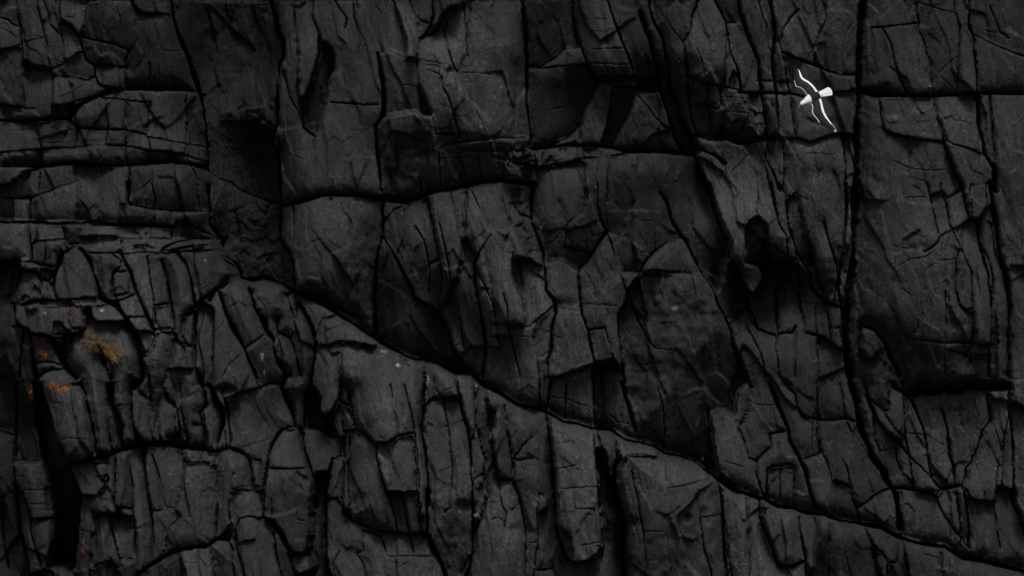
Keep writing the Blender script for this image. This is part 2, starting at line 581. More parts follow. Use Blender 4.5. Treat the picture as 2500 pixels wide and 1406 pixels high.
'd2': """B3:140,100 130,220 180,290
B4:50,570 60,330 80,270 120,240 180,290
B4:190,280 210,400 230,560
h3:200,310 290,240
M6:50,575 180,585 390,560
M7:240,0 260,130 300,280 350,370 360,560
B5:300,0 350,100 360,200
M6:355,140 370,300 400,400 440,520 520,640 540,760 620,840 680,890
B5:430,60 450,200 480,380 520,480 550,580 600,730 640,840 690,890
B3:470,400 500,390
B3:510,600 560,590
h3:510,0 540,130 550,250
h3:590,0 600,150 620,290
h3:440,80 510,120
B4:355,140 400,90 430,60
B6:620,290 660,450 710,590 720,700 710,780 690,890
B5:420,480 440,660 460,860 480,1000 490,1080 570,1100 660,1140 700,1170
B3:570,900 570,1090
B4:640,880 660,1000 680,1160 720,1200
h4:580,940 650,930
B3:710,1050 740,1040 760,1180
B4:690,890 740,900 770,930
s10:430,920 420,1050
M6:330,680 290,800 290,950 300,1090 400,1080 420,1040
B4:330,680 390,560
h3:340,1090 410,1030
B4:300,1090 280,1200 310,1406
B4:420,1040 420,1406
h3:200,1110 290,1090
B4:580,1100 590,1406 575,1460
M9:780,0 790,200 770,400 740,600 730,800 760,900 770,1180
M26:855,0 848,300 838,560 820,700 800,900 790,1100 790,1190 830,1406
B4:770,650 830,640 820,860 780,880
M9:1620,0 1640,100 1660,200 1690,260 1740,270
B4:1690,260 1560,330 1460,380 1440,430 1380,480 1340,500
B4:1370,0 1400,100 1430,270 1450,360
B4:1470,0 1470,40 1500,120 1540,300 1560,330
B3:1400,100 1470,60 1520,110 1640,30
h4:1220,95 1400,100
h4:1150,600 1260,540 1340,540 1420,490
B4:1560,340 1620,480 1670,600 1690,650
B4:1610,480 1580,560 1575,780 1600,880 1650,920 1695,910
B5:1690,650 1690,900 1710,1160 1700,1300
h4:1350,620 1340,700 1355,850 1370,960
h3:1350,620 1430,570
h3:1480,370 1460,540
B4:1500,780 1500,950 1510,1050 1500,1200 1510,1390
B4:1260,1130 1450,1155 1700,1155
B5:1700,1165 1830,1175
B4:1510,1210 1690,1245 1830,1240
M6:1740,270 1760,430 1780,500 1800,600 1830,800 1840,1000 1830,1180 1840,1406
B4:1790,480 1820,540 1850,700 1850,800
M11:1830,0 1860,200 1890,400 1930,600 1960,720 1975,900 1975,1200 1980,1406
B6:1840,300 1880,500 1920,620
B3:1750,260 1810,150 1800,0
B3:1690,0 1680,80 1700,220
h4:1300,1060 1310,980
h4:1170,760 1250,810
h3:1190,470 1290,465
h3:1130,480 1130,600
h3:1440,560 1590,550
h3:1550,1040 1640,1010
h3:1480,720 1510,700 1540,740
M12:920,1040 1000,1070 1060,1140 1110,1240 1190,1400
B5:910,1050 890,1200 920,1280 990,1270 1040,1200
h3:1010,1090 1040,1200
h4:1940,370 1990,460
h4:2050,400 2050,530
B4:1980,600 2060,600 2094,580
h3:2094,900 2060,1100
h3:1890,800 1910,900
h3:1860,950 1870,1250
h3:930,100 960,200
h3:1110,0 1110,120
h3:1000,700 990,850
h3:880,750 920,950""",
'b3': """M7:260,0 300,100 340,200 360,310
B5:360,310 260,335
M6:480,0 440,120 430,250 430,330
M8:270,340 210,430 180,520 170,620 150,760 160,960 220,980 280,1060 320,1160 370,1210 440,1220
B5:270,338 400,340 430,330
M10:400,340 430,450 480,600 520,700 510,850 490,950 480,1100 470,1220
B4:180,600 360,605 480,595
B4:210,820 215,970
s16:400,750 470,660
h3:390,870 400,960 470,980
M9:640,540 610,700 590,900 590,1100 600,1300 620,1406
B5:520,635 620,630
B4:430,330 520,320 640,400
B5:640,200 630,290 660,380 720,390
B5:680,100 690,140 750,160
s6:690,200 740,240
B5:690,40 680,100 640,200
B5:720,260 720,400 690,520 640,540
B5:480,0 540,100 540,200 580,250 640,200
B5:750,40 770,60 770,200 800,320
B4:730,330 800,330 870,340 930,410 970,420 1050,410 1110,370 1240,350
B4:1070,0 1100,180 1120,280 1130,370
B4:1170,0 1200,140 1220,220 1240,350
h3:985,360 1020,390
B4:960,420 970,540 1010,650 1040,760 1090,900 1130,1070
B4:1050,770 1110,770 1160,780 1200,765 1260,760
B4:1160,780 1190,960 1210,1100 1235,1210
B4:1240,350 1250,560 1260,760 1280,900 1290,1075
M12:1310,0 1300,200 1290,330 1320,500 1340,700 1330,900 1330,1080 1380,1180 1430,1280 1470,1406
B4:770,380 760,560 760,700 770,800 780,850
B5:720,400 730,700 720,820 740,940 780,980
B5:780,850 760,920 780,980 850,1000 930,1050 1040,1070 1300,1075
h3:830,620 850,780 870,850 840,900
h3:720,960 710,1100 700,1200
B3:610,830 680,820 720,880
B4:870,1060 950,1070 1000,1110 1030,1200
h4:1000,1200 1070,1240 1200,1240 1400,1240
B5:820,1220 870,1300 890,1380
h3:1110,1320 1200,1280
h3:920,1406 1080,1370
B4:700,1200 650,1300 680,1406
B4:860,1060 870,1200 820,1220
B5:1300,200 1350,120 1440,95 1550,80
M7:1540,0 1580,200 1620,310 1640,450 1650,600 1660,740
M7:1660,740 1660,840 1665,1020 1660,1200 1620,1406
B4:1450,95 1480,300 1500,480 1510,600 1500,890 1460,920
s8:1320,310 1370,295
h4:1480,490 1510,495
h3:1400,640 1500,590 1560,510
B5:1380,-20 1380,100
B4:1390,30 1440,95
h3:1450,40 1530,10
B6:1680,80 1680,320 1650,400
B6:1690,330 1720,450 1750,560 1740,640 1680,670 1660,740
B5:1740,640 1760,800 1720,920 1680,1040 1665,1060
B4:1760,120 1780,170 1800,240 1790,360 1800,460 1830,600 1860,770 1880,880 1910,920 1890,1030
B5:1820,190 1810,300
B5:1880,170 1900,250 1920,420 1945,560 1940,690 1850,690
h3:1890,1030 1860,1190 1890,1280
h3:1790,630 1760,740 1770,860 1850,850
B3:2094,380 2020,450 1950,540 2000,550 2094,535
h3:1990,310 1950,400
B5:1945,700 1960,730 2000,820 2030,980 2050,1130 2040,1406
h4:1780,970 1850,960 1900,1000
h4:1930,1100 1870,1406
h3:1910,1000 1960,740
s12:1920,1040 2094,1060
h3:1850,1190 1920,1170
h3:390,1250 410,1300 400,1380
B4:230,1060 260,1250 310,1406
B4:330,1210 360,1300 410,1406
M6:360,1225 480,1240 510,1330 400,1380
h3:520,900 560,1100
h3:590,640 560,800
B5:1580,1360 1660,1200""",
'c3': """M9:400,200 420,350 440,500 455,700 460,900 470,1050 520,1200 560,1275
M8:560,1275 600,1280 700,1260 770,1215
M8:740,320 750,500 770,700 780,860 790,1000 800,1140 770,1215
h3:470,610 620,570
h3:490,745 600,730 765,725
h4:590,740 600,880 745,885 750,1010 760,1120
h3:500,760 505,860
h3:670,920 740,930
h4:650,1150 720,1130 800,1120
B3:470,1000 560,1100 585,1270
h3:570,560 575,640
B3:770,1150 810,1140 810,1200 800,1290
B7:780,400 830,600 870,720 900,860 940,960
M10:910,540 890,600 890,700 930,860 960,1000 960,1200 970,1406
B3:910,545 1000,500 1100,500 1250,530 1500,590 1640,650
B4:920,430 930,530
B4:1010,590 1020,700 1060,860 1080,1000 1100,1150 1115,1406
h4:960,880 1010,960 1060,1100
h4:1270,740 1400,720 1530,685
h3:1250,560 1260,700
h4:1240,960 1300,910 1370,860
s16:1420,920 1415,1000
h4:1530,700 1535,880 1510,960
h5:1510,960 1650,940
B4:1510,960 1520,1050 1540,1200 1590,1340 1600,1406
h5:1360,1050 1370,1150
h3:1580,1150 1590,1320
h4:1640,900 1650,990
h3:1100,1050 1250,1050
h3:1260,1060 1270,1180 1300,1406
h3:1410,1100 1420,1300
M10:1640,650 1660,800 1680,1000 1690,1200 1700,1406
B5:1690,720 1700,900 1710,1100 1730,1406
B4:1840,820 1860,1000 1860,1200 1870,1406
h3:1800,1000 1800,1120 1770,1310
M10:430,0 420,110 400,210
M9:350,0 350,190
B4:545,0 545,100 540,240
h4:440,95 540,100 640,150 700,170
h4:690,60 710,270
M8:745,0 750,150 760,300
h5:870,230 930,280 1010,290
M10:950,0 980,120 1020,230 1060,350
h3:1060,330 1200,270
B4:1200,0 1240,100 1260,230 1280,480
h3:1190,180 1210,300
s6:1340,0 1330,300
s9:1550,100 1550,540
M8:1590,200 1600,380 1620,560 1650,640 1700,700 1780,740
B5:1590,205 1680,190 1740,240 1800,330 1850,430 1870,540 1930,560
B5:1850,-10 1790,50 1765,160 1770,260 1810,300 1870,180 1890,80 1880,-10
h4:1690,560 1830,600
h3:1820,60 1820,190
B4:440,1300 480,1406
h3:730,1330 800,1350
h3:470,330 560,360
s8:510,410 600,420
B4:310,1340 440,1340
B4:330,1180 320,1340 300,1406
B4:340,1190 330,900 350,790 400,820 400,880 350,930
h3:270,1140 350,1130""",
'd3': """M9:240,0 280,120 340,260 370,350 380,420 430,500 490,620 520,770 560,880 640,940
B5:340,0 420,80 440,170 480,250
B5:480,250 590,260 700,265 790,255 870,280
B4:575,0 580,150 590,250 580,380 600,480 640,560 670,660 690,760 700,950
B4:750,0 780,180 790,260 830,350
M20:830,0 870,120 880,200 910,350 960,450 1000,550 1050,620 1090,700 1150,800 1180,980 1190,1060
B5:930,0 970,110 1060,200 1150,330 1240,420
M6:950,90 1010,250 1080,340 1150,400 1240,510 1330,600 1430,700 1480,770
B4:1000,250 1010,400 1050,490
M6:1210,0 1220,200 1235,420 1260,540 1270,640 1285,775
B3:1115,60 1105,100 1100,190 1080,200
B5:490,545 560,520 615,490
B5:690,710 760,725 820,755
B4:770,550 800,650 820,760 850,860 870,910 890,1000
B5:870,910 940,870 1000,820 1080,775 1110,770
M7:1150,760 1280,775 1400,790 1440,820 1480,770 1570,760 1640,740
B5:1160,480 1170,560 1210,660 1285,720
B5:1190,780 1200,950 1180,980
B4:1220,880 1240,880 1280,930 1280,1040
M6:1260,90 1320,230 1360,330 1380,470 1400,600 1430,720 1480,770
h4:1360,370 1240,360
M6:1500,200 1540,330 1545,400 1560,520 1580,640 1590,760 1610,900 1620,1060 1620,1180
h3:1370,370 1530,460
h3:1650,380 1650,600
s12:1630,160 1640,290 1660,330
h3:1680,150 1690,300
M7:1830,20 1850,260 1800,330 1760,470 1710,570 1670,620 1660,680 1640,740 1660,860 1680,1060 1690,1190
B4:1850,270 1900,420 1920,480 1900,600 1890,720 1870,850 1880,1000 1900,1200
h5:1720,100 1770,240
h4:1700,430 1720,540 1750,640
B5:1660,760 1690,830 1760,855 1870,855
h3:1790,780 1790,850
h4:1790,1050 1800,1270
M10:1980,0 1975,200 1990,300 2000,450 2010,700 2010,870 2060,980 2094,1100
B5:1970,240 1940,340 1930,470 1930,760 2010,770
B5:1440,820 1500,950 1570,1050 1640,1130 1690,1200
h3:1480,790 1520,830
B4:1890,760 1930,760
h3:1960,950 1970,1250
h3:1830,430 1820,550
M14:1150,30 1230,85 1310,92 1340,60 1420,70 1520,48 1620,62 1700,30 1830,48 1990,36
B5:1860,110 1980,130
B4:1985,120 2094,210
M7:150,830 150,950 190,1060 230,1160 270,1270 310,1325
M6:310,1325 400,1310 470,1270
M6:420,880 440,1050 460,1190 480,1300 490,1406
B5:545,930 550,1080 530,1200 530,1406
B4:640,960 640,1406
h5:760,1200 810,1406
B6:900,1010 960,1150 990,1270 1030,1406
B4:980,1170 1080,1290 1140,1290 1160,1210 1195,1100
B4:1080,1290 1070,1406
B6:1190,1080 1210,1250 1230,1406
h4:1320,1160 1350,1230 1460,1260
B4:1460,1220 1480,1406
h5:220,880 225,950
B5:205,640 250,600 330,595 410,590
M6:215,620 215,840
B4:320,600 305,740 310,870
B4:410,500 410,780 400,890
M8:140,550 130,650 170,780 200,820
B5:140,550 240,460 235,370 345,350
B5:-10,330 60,450 80,530 140,560
h4:140,150 300,150
h3:340,650 400,650
h3:240,160 230,350
h3:1050,490 1160,480
h3:2020,620 2094,630
h3:1300,1150 1330,1406
h3:1380,950 1400,1080
B4:1940,1330 1990,1350 2094,1390""",
}
# the long oblique fissure and its ledge, in photo pixels, and the wavy one under the middle buttress
LEDGE = [(572, 682), (640, 690), (690, 697), (770, 728), (870, 792), (1000, 872), (1180, 930), (1262, 987), (1340, 1010), (1450, 1046),
         (1560, 1077), (1700, 1132), (1790, 1190), (1900, 1230), (2050, 1268), (2150, 1288), (2300, 1335), (2400, 1372), (2500, 1392)]
jag = random.Random(12); fine = []
for (ax_, ay_), (bx_, by_) in zip(LEDGE[:-1], LEDGE[1:]):          # the ledge is broken block by block
    n_ = max(1, int((bx_ - ax_) / 34))
    for k_ in range(n_):
        j_ = jag.uniform(-7, 7) if fine else 0
        fine.append((ax_ + (bx_ - ax_) * k_ / n_ + jag.uniform(-5, 5), ay_ + (by_ - ay_) * k_ / n_ + j_))
LEDGE = fine + [LEDGE[-1]]
WAVE = [(680, 500), (747, 490), (787, 478), (850, 477), (930, 487), (985, 493), (1020, 484), (1061, 470), (1101, 463),
        (1170, 448), (1228, 442), (1300, 452)]
# short joints that close the net, photo pixels
EXTRA = [('M', 8, [(1040, 884), (1038, 936)]), ('M', 6, [(1110, 906), (1115, 936)]), ('B', 5, [(1165, 926), (1161, 963)]),
         ('M', 8, [(775, 838), (768, 880), (760, 936)]), ('B', 4, [(1232, 966), (1228, 993)]), ('B', 4, [(1186, 932), (1188, 976)]),
         ('M', 7, [(1454, 1046), (1461, 1070)]), ('M', 8, [(1500, 1060), (1504, 1117)]),
         ('B', 4, [(838, 840), (834, 855), (832, 915), (831, 949)]), ('M', 10, [(678, 465), (680, 503)]),
         ('M', 7, [(358, 920), (345, 942), (338, 946)]), ('B', 5, [(371, 918), (374, 976)]), ('B', 5, [(411, 918), (400, 940)]),
         ('M', 7, [(498, 916), (502, 938)]), ('B', 5, [(525, 929), (521, 938)]), ('M', 12, [(915, 780), (912, 822)]),
         ('M', 6, [(1862, 645), (1864, 684), (1843, 714), (1822, 735), (1840, 768), (1850, 804), (1894, 818)]),
         ('B', 4, [(281, 918), (281, 938)]), ('B', 4, [(100, 918), (112, 938)]), ('B', 5, [(196, 918), (200, 938)]),
         ('B', 4, [(630, 918), (640, 950)]), ('M', 9, [(698, 916), (690, 946)])]
# ---- relief of the cliff as a height field (metres towards the sea), on a grid in photo-pixel units, 1 px = 1 cm
CELL = 2.2
NX, NY = int(2500 / CELL) + 1, int(1406 / CELL) + 1
gx = (np.arange(NX) * CELL).astype(np.float32); gy = (np.arange(NY) * CELL).astype(np.float32)
PX, PY = np.meshgrid(gx, gy)

def vnoise(X, Y, sx, sy, seed):
    r = np.random.default_rng(seed)
    u = X / sx + 1000.37; v = Y / sy + 1000.71
    iu = np.floor(u).astype(np.int32); iv = np.floor(v).astype(np.int32)
    fu = u - iu; fv = v - iv
    fu = fu * fu * fu * (fu * (fu * 6 - 15) + 10); fv = fv * fv * fv * (fv * (fv * 6 - 15) + 10)
    L = r.random((1024, 1024)).astype(np.float32) * 2 - 1
    a = L[iv & 1023, iu & 1023]; b = L[iv & 1023, (iu + 1) & 1023]
    c = L[(iv + 1) & 1023, iu & 1023]; d = L[(iv + 1) & 1023, (iu + 1) & 1023]
    return (a * (1 - fu) + b * fu) * (1 - fv) + (c * (1 - fu) + d * fu) * fv

def fbm(X, Y, s, seed, n=4, ax=1.0, gain=.5):
    o = 0; amp = 1.; t = 0
    for k in range(n):
        o = o + amp * vnoise(X, Y, s / 2 ** k, s * ax / 2 ** k, seed + k); t += amp; amp *= gain
    return o / t

def cells(X, Y, sx, sy, seed):
    """nearest and second nearest jittered site: f1, f2, random number of the nearest, height of its tilted facet"""
    r = np.random.default_rng(seed)
    J = r.random((512, 512, 6)).astype(np.float32)
    u = X / sx + 100.; v = Y / sy + 100.
    iu = np.floor(u).astype(np.int32); iv = np.floor(v).astype(np.int32)
    f1 = np.full(X.shape, 9., np.float32); f2 = f1.copy(); rid = np.zeros_like(f1); env = np.zeros_like(f1)
    for dj in (-1, 0, 1):
        for di in (-1, 0, 1):
            c = J[(iv + dj) & 511, (iu + di) & 511]
            ddx = u - (iu + di + c[..., 0]); ddy = v - (iv + dj + c[..., 1])
            d = np.sqrt(ddx * ddx + ddy * ddy)
            near = d < f1
            f2 = np.where(near, f1, np.minimum(f2, d)); rid = np.where(near, c[..., 2], rid); f1 = np.where(near, d, f1)
            env = np.where(near, (c[..., 3] - .5) * .6 + (c[..., 4] - .5) * 1.7 * ddx + (c[..., 5] - .5) * 1.7 * ddy, env)
    return f1, f2, rid, env

def blur(a, n):
    for ax in (0, 1):
        p = np.pad(a, [(n + 1, n) if k == ax else (0, 0) for k in (0, 1)], mode='edge').astype(np.float64)
        c = np.cumsum(p, axis=ax)
        a = ((c[2 * n + 1:] - c[:-2 * n - 1]) if ax == 0 else (c[:, 2 * n + 1:] - c[:, :-2 * n - 1])) / (2 * n + 1)
    return a.astype(np.float32)

def sstep(a, b, x):
    t = np.clip((x - a) / (b - a), 0, 1); return t * t * (3 - 2 * t)

WX = PX + 3.2 * fbm(PX, PY, 60, 11, 3) + .8 * vnoise(PX, PY, 9, 9, 15)
WY = PY + 3.2 * fbm(PX, PY, 60, 21, 3) + .8 * vnoise(PX, PY, 9, 9, 25)
WVAR = np.clip(1 + 1.1 * fbm(PX, PY, 60, 31, 3), .35, 2.)
WVAR = WVAR * (1 + .6 * (1 - sstep(650, 850, PX)) * sstep(540, 700, PY))       # the outcrop low on the left is split wide open

CLOSE = .22 + .78 * sstep(-.28, .12, fbm(PX, PY, 90, 35, 3))      # joints gape and close along their run
lines = []
for tl, txt in JOINTS.items():
    ox, oy = TILES[tl]
    for ln in txt.strip().split('\n'):
        k, p = ln.split(':')
        pts = [tuple(float(c) for c in q.split(',')) for q in p.split()]
        lines.append((k[0], float(k[1:]), [(ox + x * TS, oy + y * TS) for x, y in pts]))
lines += [('M', 12., LEDGE), ('M', 8., WAVE)] + EXTRA
# finer fractures than one can trace: most run with the cleavage, steep and leaning, a few across it
fr = np.random.default_rng(77)
for _ in range(380):
    x, y = fr.uniform(0, 2500), fr.uniform(0, 1406); along = fr.random() < .86
    lean = .02 + .16 * min(1, max(0, (y - 200) / 600)) + fr.normal(0, .09) if along else fr.normal(0, .35)
    ln = fr.uniform(30, 150) if along else fr.uniform(16, 70); n = 5; pts = []
    for k in range(n):
        t = ln * k / (n - 1); j = fr.normal(0, 1.0)
        pts.append((x + lean * t + j, y + t) if along else (x + t, y + lean * t + j))
    lines.append(('h', fr.uniform(1.0, 2.4), pts))

GROOVE = np.zeros((NY, NX), np.float32)
EDGE = np.full((NY, NX), 60., np.float32)      # distance to the nearest block edge
EDGEM = np.full((NY, NX), 60., np.float32)    # ... to the nearest master fissure
BAR = np.full((NY, NX), 60., np.float32)
for kind, w, pts in lines:
    half0 = {'M': .36 * w + .3, 'B': .22 * w + .3, 'h': .22 * w + .2, 's': .9 * w}[kind]
    dep = {'M': .25 + .055 * w, 'B': .10 + .045 * w, 'h': .018 * w, 's': .009 * w}[kind]
    L = [0.]
    for a, b in zip(pts[:-1], pts[1:]): L.append(L[-1] + math.hypot(b[0] - a[0], b[1] - a[1]))
    for i, (a, b) in enumerate(zip(pts[:-1], pts[1:])):
        RAD = half0 * 2 + (64 if kind in 'MB' else 6) + 8
        x0 = max(0, int((min(a[0], b[0]) - RAD) / CELL)); x1 = min(NX, int((max(a[0], b[0]) + RAD) / CELL) + 2)
        y0 = max(0, int((min(a[1], b[1]) - RAD) / CELL)); y1 = min(NY, int((max(a[1], b[1]) + RAD) / CELL) + 2)
        if x1 <= x0 or y1 <= y0: continue
        S = np.s_[y0:y1, x0:x1]
        X = WX[S]; Y = WY[S]
        dx, dy = b[0] - a[0], b[1] - a[1]; l2 = dx * dx + dy * dy + 1e-6
        t = np.clip(((X - a[0]) * dx + (Y - a[1]) * dy) / l2, 0, 1)
        d = np.hypot(X - a[0] - t * dx, Y - a[1] - t * dy)
        half = half0 * WVAR[S]
        g = dep
        if kind in 'hs':
            s = (L[i] + t * (L[i + 1] - L[i])) / L[-1]
            tp = .35 + .65 * np.minimum(1, np.minimum(s, 1 - s) * 5)
            half = half * tp; g = dep * tp
        if kind == 's':
            prof = np.exp(-(d / np.maximum(half, 1)) ** 2)
        else:
            hh = np.maximum(half, 1.5)
            prof = 1 - sstep(.35, 1.0, d / hh)
        if kind == 'B': g = g * CLOSE[S]
        GROOVE[S] = np.maximum(GROOVE[S], g * prof)
        if kind in 'MB':
            EDGE[S] = np.minimum(EDGE[S], np.maximum(d - half, 0)); BAR[S] = np.minimum(BAR[S], d - (.58 * w + .4))
            if kind == 'M' or w >= 5: EDGEM[S] = np.minimum(EDGEM[S], np.maximum(d - half, 0))

# ---- blocks: connected regions between the joints, on a grid of half the resolution
cb = BAR[::2, ::2]; cny, cnx = cb.shape
def label(free):
    lab = np.zeros(free.shape, np.int32); n = 0; H, W = free.shape
    fr = free.tolist(); lb = [[0] * W for _ in range(H)]
    for j in range(H):
        for i in range(W):
            if fr[j][i] and not lb[j][i]:
                n += 1; lb[j][i] = n; st = [(j, i)]
                while st:
                    y, x = st.pop()
                    for yy, xx in ((y + 1, x), (y - 1, x), (y, x + 1), (y, x - 1)):
                        if 0 <= yy < H and 0 <= xx < W and fr[yy][xx] and not lb[yy][xx]:
                            lb[yy][xx] = n; st.append((yy, xx))
    return np.array(lb, np.int32), n
lab, nlab = label(cb > 2.4)
# regions that the tighter test swallowed come back as blocks of their own
area = np.bincount(lab.ravel(), minlength=nlab + 1)
keep = area >= 10; keep[0] = False
ren = np.zeros(nlab + 1, np.int32); ren[keep] = np.arange(1, keep.sum() + 1); lab = ren[lab]; nlab = int(keep.sum())
for it in range(400):
    z = lab == 0
    if not z.any(): break
    n = lab.copy()
    for dj, di in ((0, 1), (1, 0), (0, -1), (-1, 0)):
        sh = np.roll(lab, (dj, di), (0, 1))
        if dj == 1: sh[0] = 0
        if dj == -1: sh[-1] = 0
        if di == 1: sh[:, 0] = 0
        if di == -1: sh[:, -1] = 0
        n = np.where((n == 0) & z, sh, n)
    lab = n
LAB = np.repeat(np.repeat(lab, 2, 0), 2, 1)[:NY, :NX]
if LAB.shape != (NY, NX): LAB = np.pad(LAB, ((0, NY - LAB.shape[0]), (0, NX - LAB.shape[1])), mode='edge')
# ---- how far each part of the cliff stands out: control points (photo px, metres) above and below the long ledge
HIGH = [(200, 100, 0), (60, 250, 0), (350, 150, -.1), (200, 330, .15), (200, 480, .3), (420, 480, .2), (560, 150, -1.6), (580, 400, -1.7), (600, 560, -1.5), (700, 250, -.2),
        (800, 150, 0), (800, 400, 0), (800, 620, .5), (880, 640, .2), (1050, 200, .6), (1200, 80, .4), (1230, 300, .5), (1120, 420, .1), (1380, 80, -.3),
        (1380, 260, -.4), (1480, 120, .5), (1600, 250, -.2), (1700, 120, .6), (1850, 200, .4), (2000, 120, .3), (2010, 290, .4), (2200, 120, .4),
        (2400, 120, .3), (2250, 400, .6), (2280, 700, .8), (2470, 500, .5), (2470, 1000, .5), (1150, 600, .6), (1250, 700, .7), (1000, 780, -.1), (1100, 860, -.2),
        (1400, 650, .4), (1550, 500, .3), (1620, 760, .5), (1650, 1000, .4), (1420, 950, .5), (1740, 450, -.4), (1800, 560, .5), (1890, 700, -.5),
        (1980, 600, .5), (1950, 850, .3), (1850, 950, .2), (2050, 950, .2), (1980, 1150, .3), (2150, 1000, .1), (2330, 1080, .1), (2350, 1250, .5), (2450, 1300, .4)]
LOW = [(50, 600, .7), (350, 610, .6), (100, 680, .9), (250, 680, 1.0), (450, 680, .9), (200, 800, 1.6), (300, 860, 1.7), (500, 850, 1.2), (600, 900, 1.2),
       (100, 950, 1.5), (220, 1050, 1.9), (450, 1000, 1.2), (20, 1000, .4), (20, 1300, .3), (100, 1300, 1.6), (300, 1250, 1.9), (500, 1200, 1.7),
       (600, 1300, 1.9), (700, 1200, 1.5), (760, 760, .5), (760, 1000, .6), (900, 900, 1.0), (950, 1000, 1.4), (950, 1250, 1.5), (1120, 1100, 1.4), (1250, 1150, 1.2),
       (1400, 1200, 1.5), (1600, 1250, 1.4), (1800, 1330, 1.4), (2000, 1350, 1.2), (2200, 1370, 1.0), (2450, 1400, .9)]
SPLIT = [(0, 540), (90, 545), (280, 548), (300, 580), (420, 585), (520, 590), (560, 640)] + LEDGE

def spread(P, s=115.):
    num = np.zeros((NY, NX), np.float32); den = np.full((NY, NX), 1e-9, np.float32)
    for x, y, v in P:
        w = 1. / (1. + ((PX - x) ** 2 + (PY - y) ** 2) / s ** 2) ** 3
        num += w * v; den += w
    return num / den
sx_, sy_ = zip(*SPLIT)
below = sstep(-4, 4, PY - np.interp(PX, sx_, sy_))
BASE = spread(HIGH) * (1 - below) + spread(LOW) * below

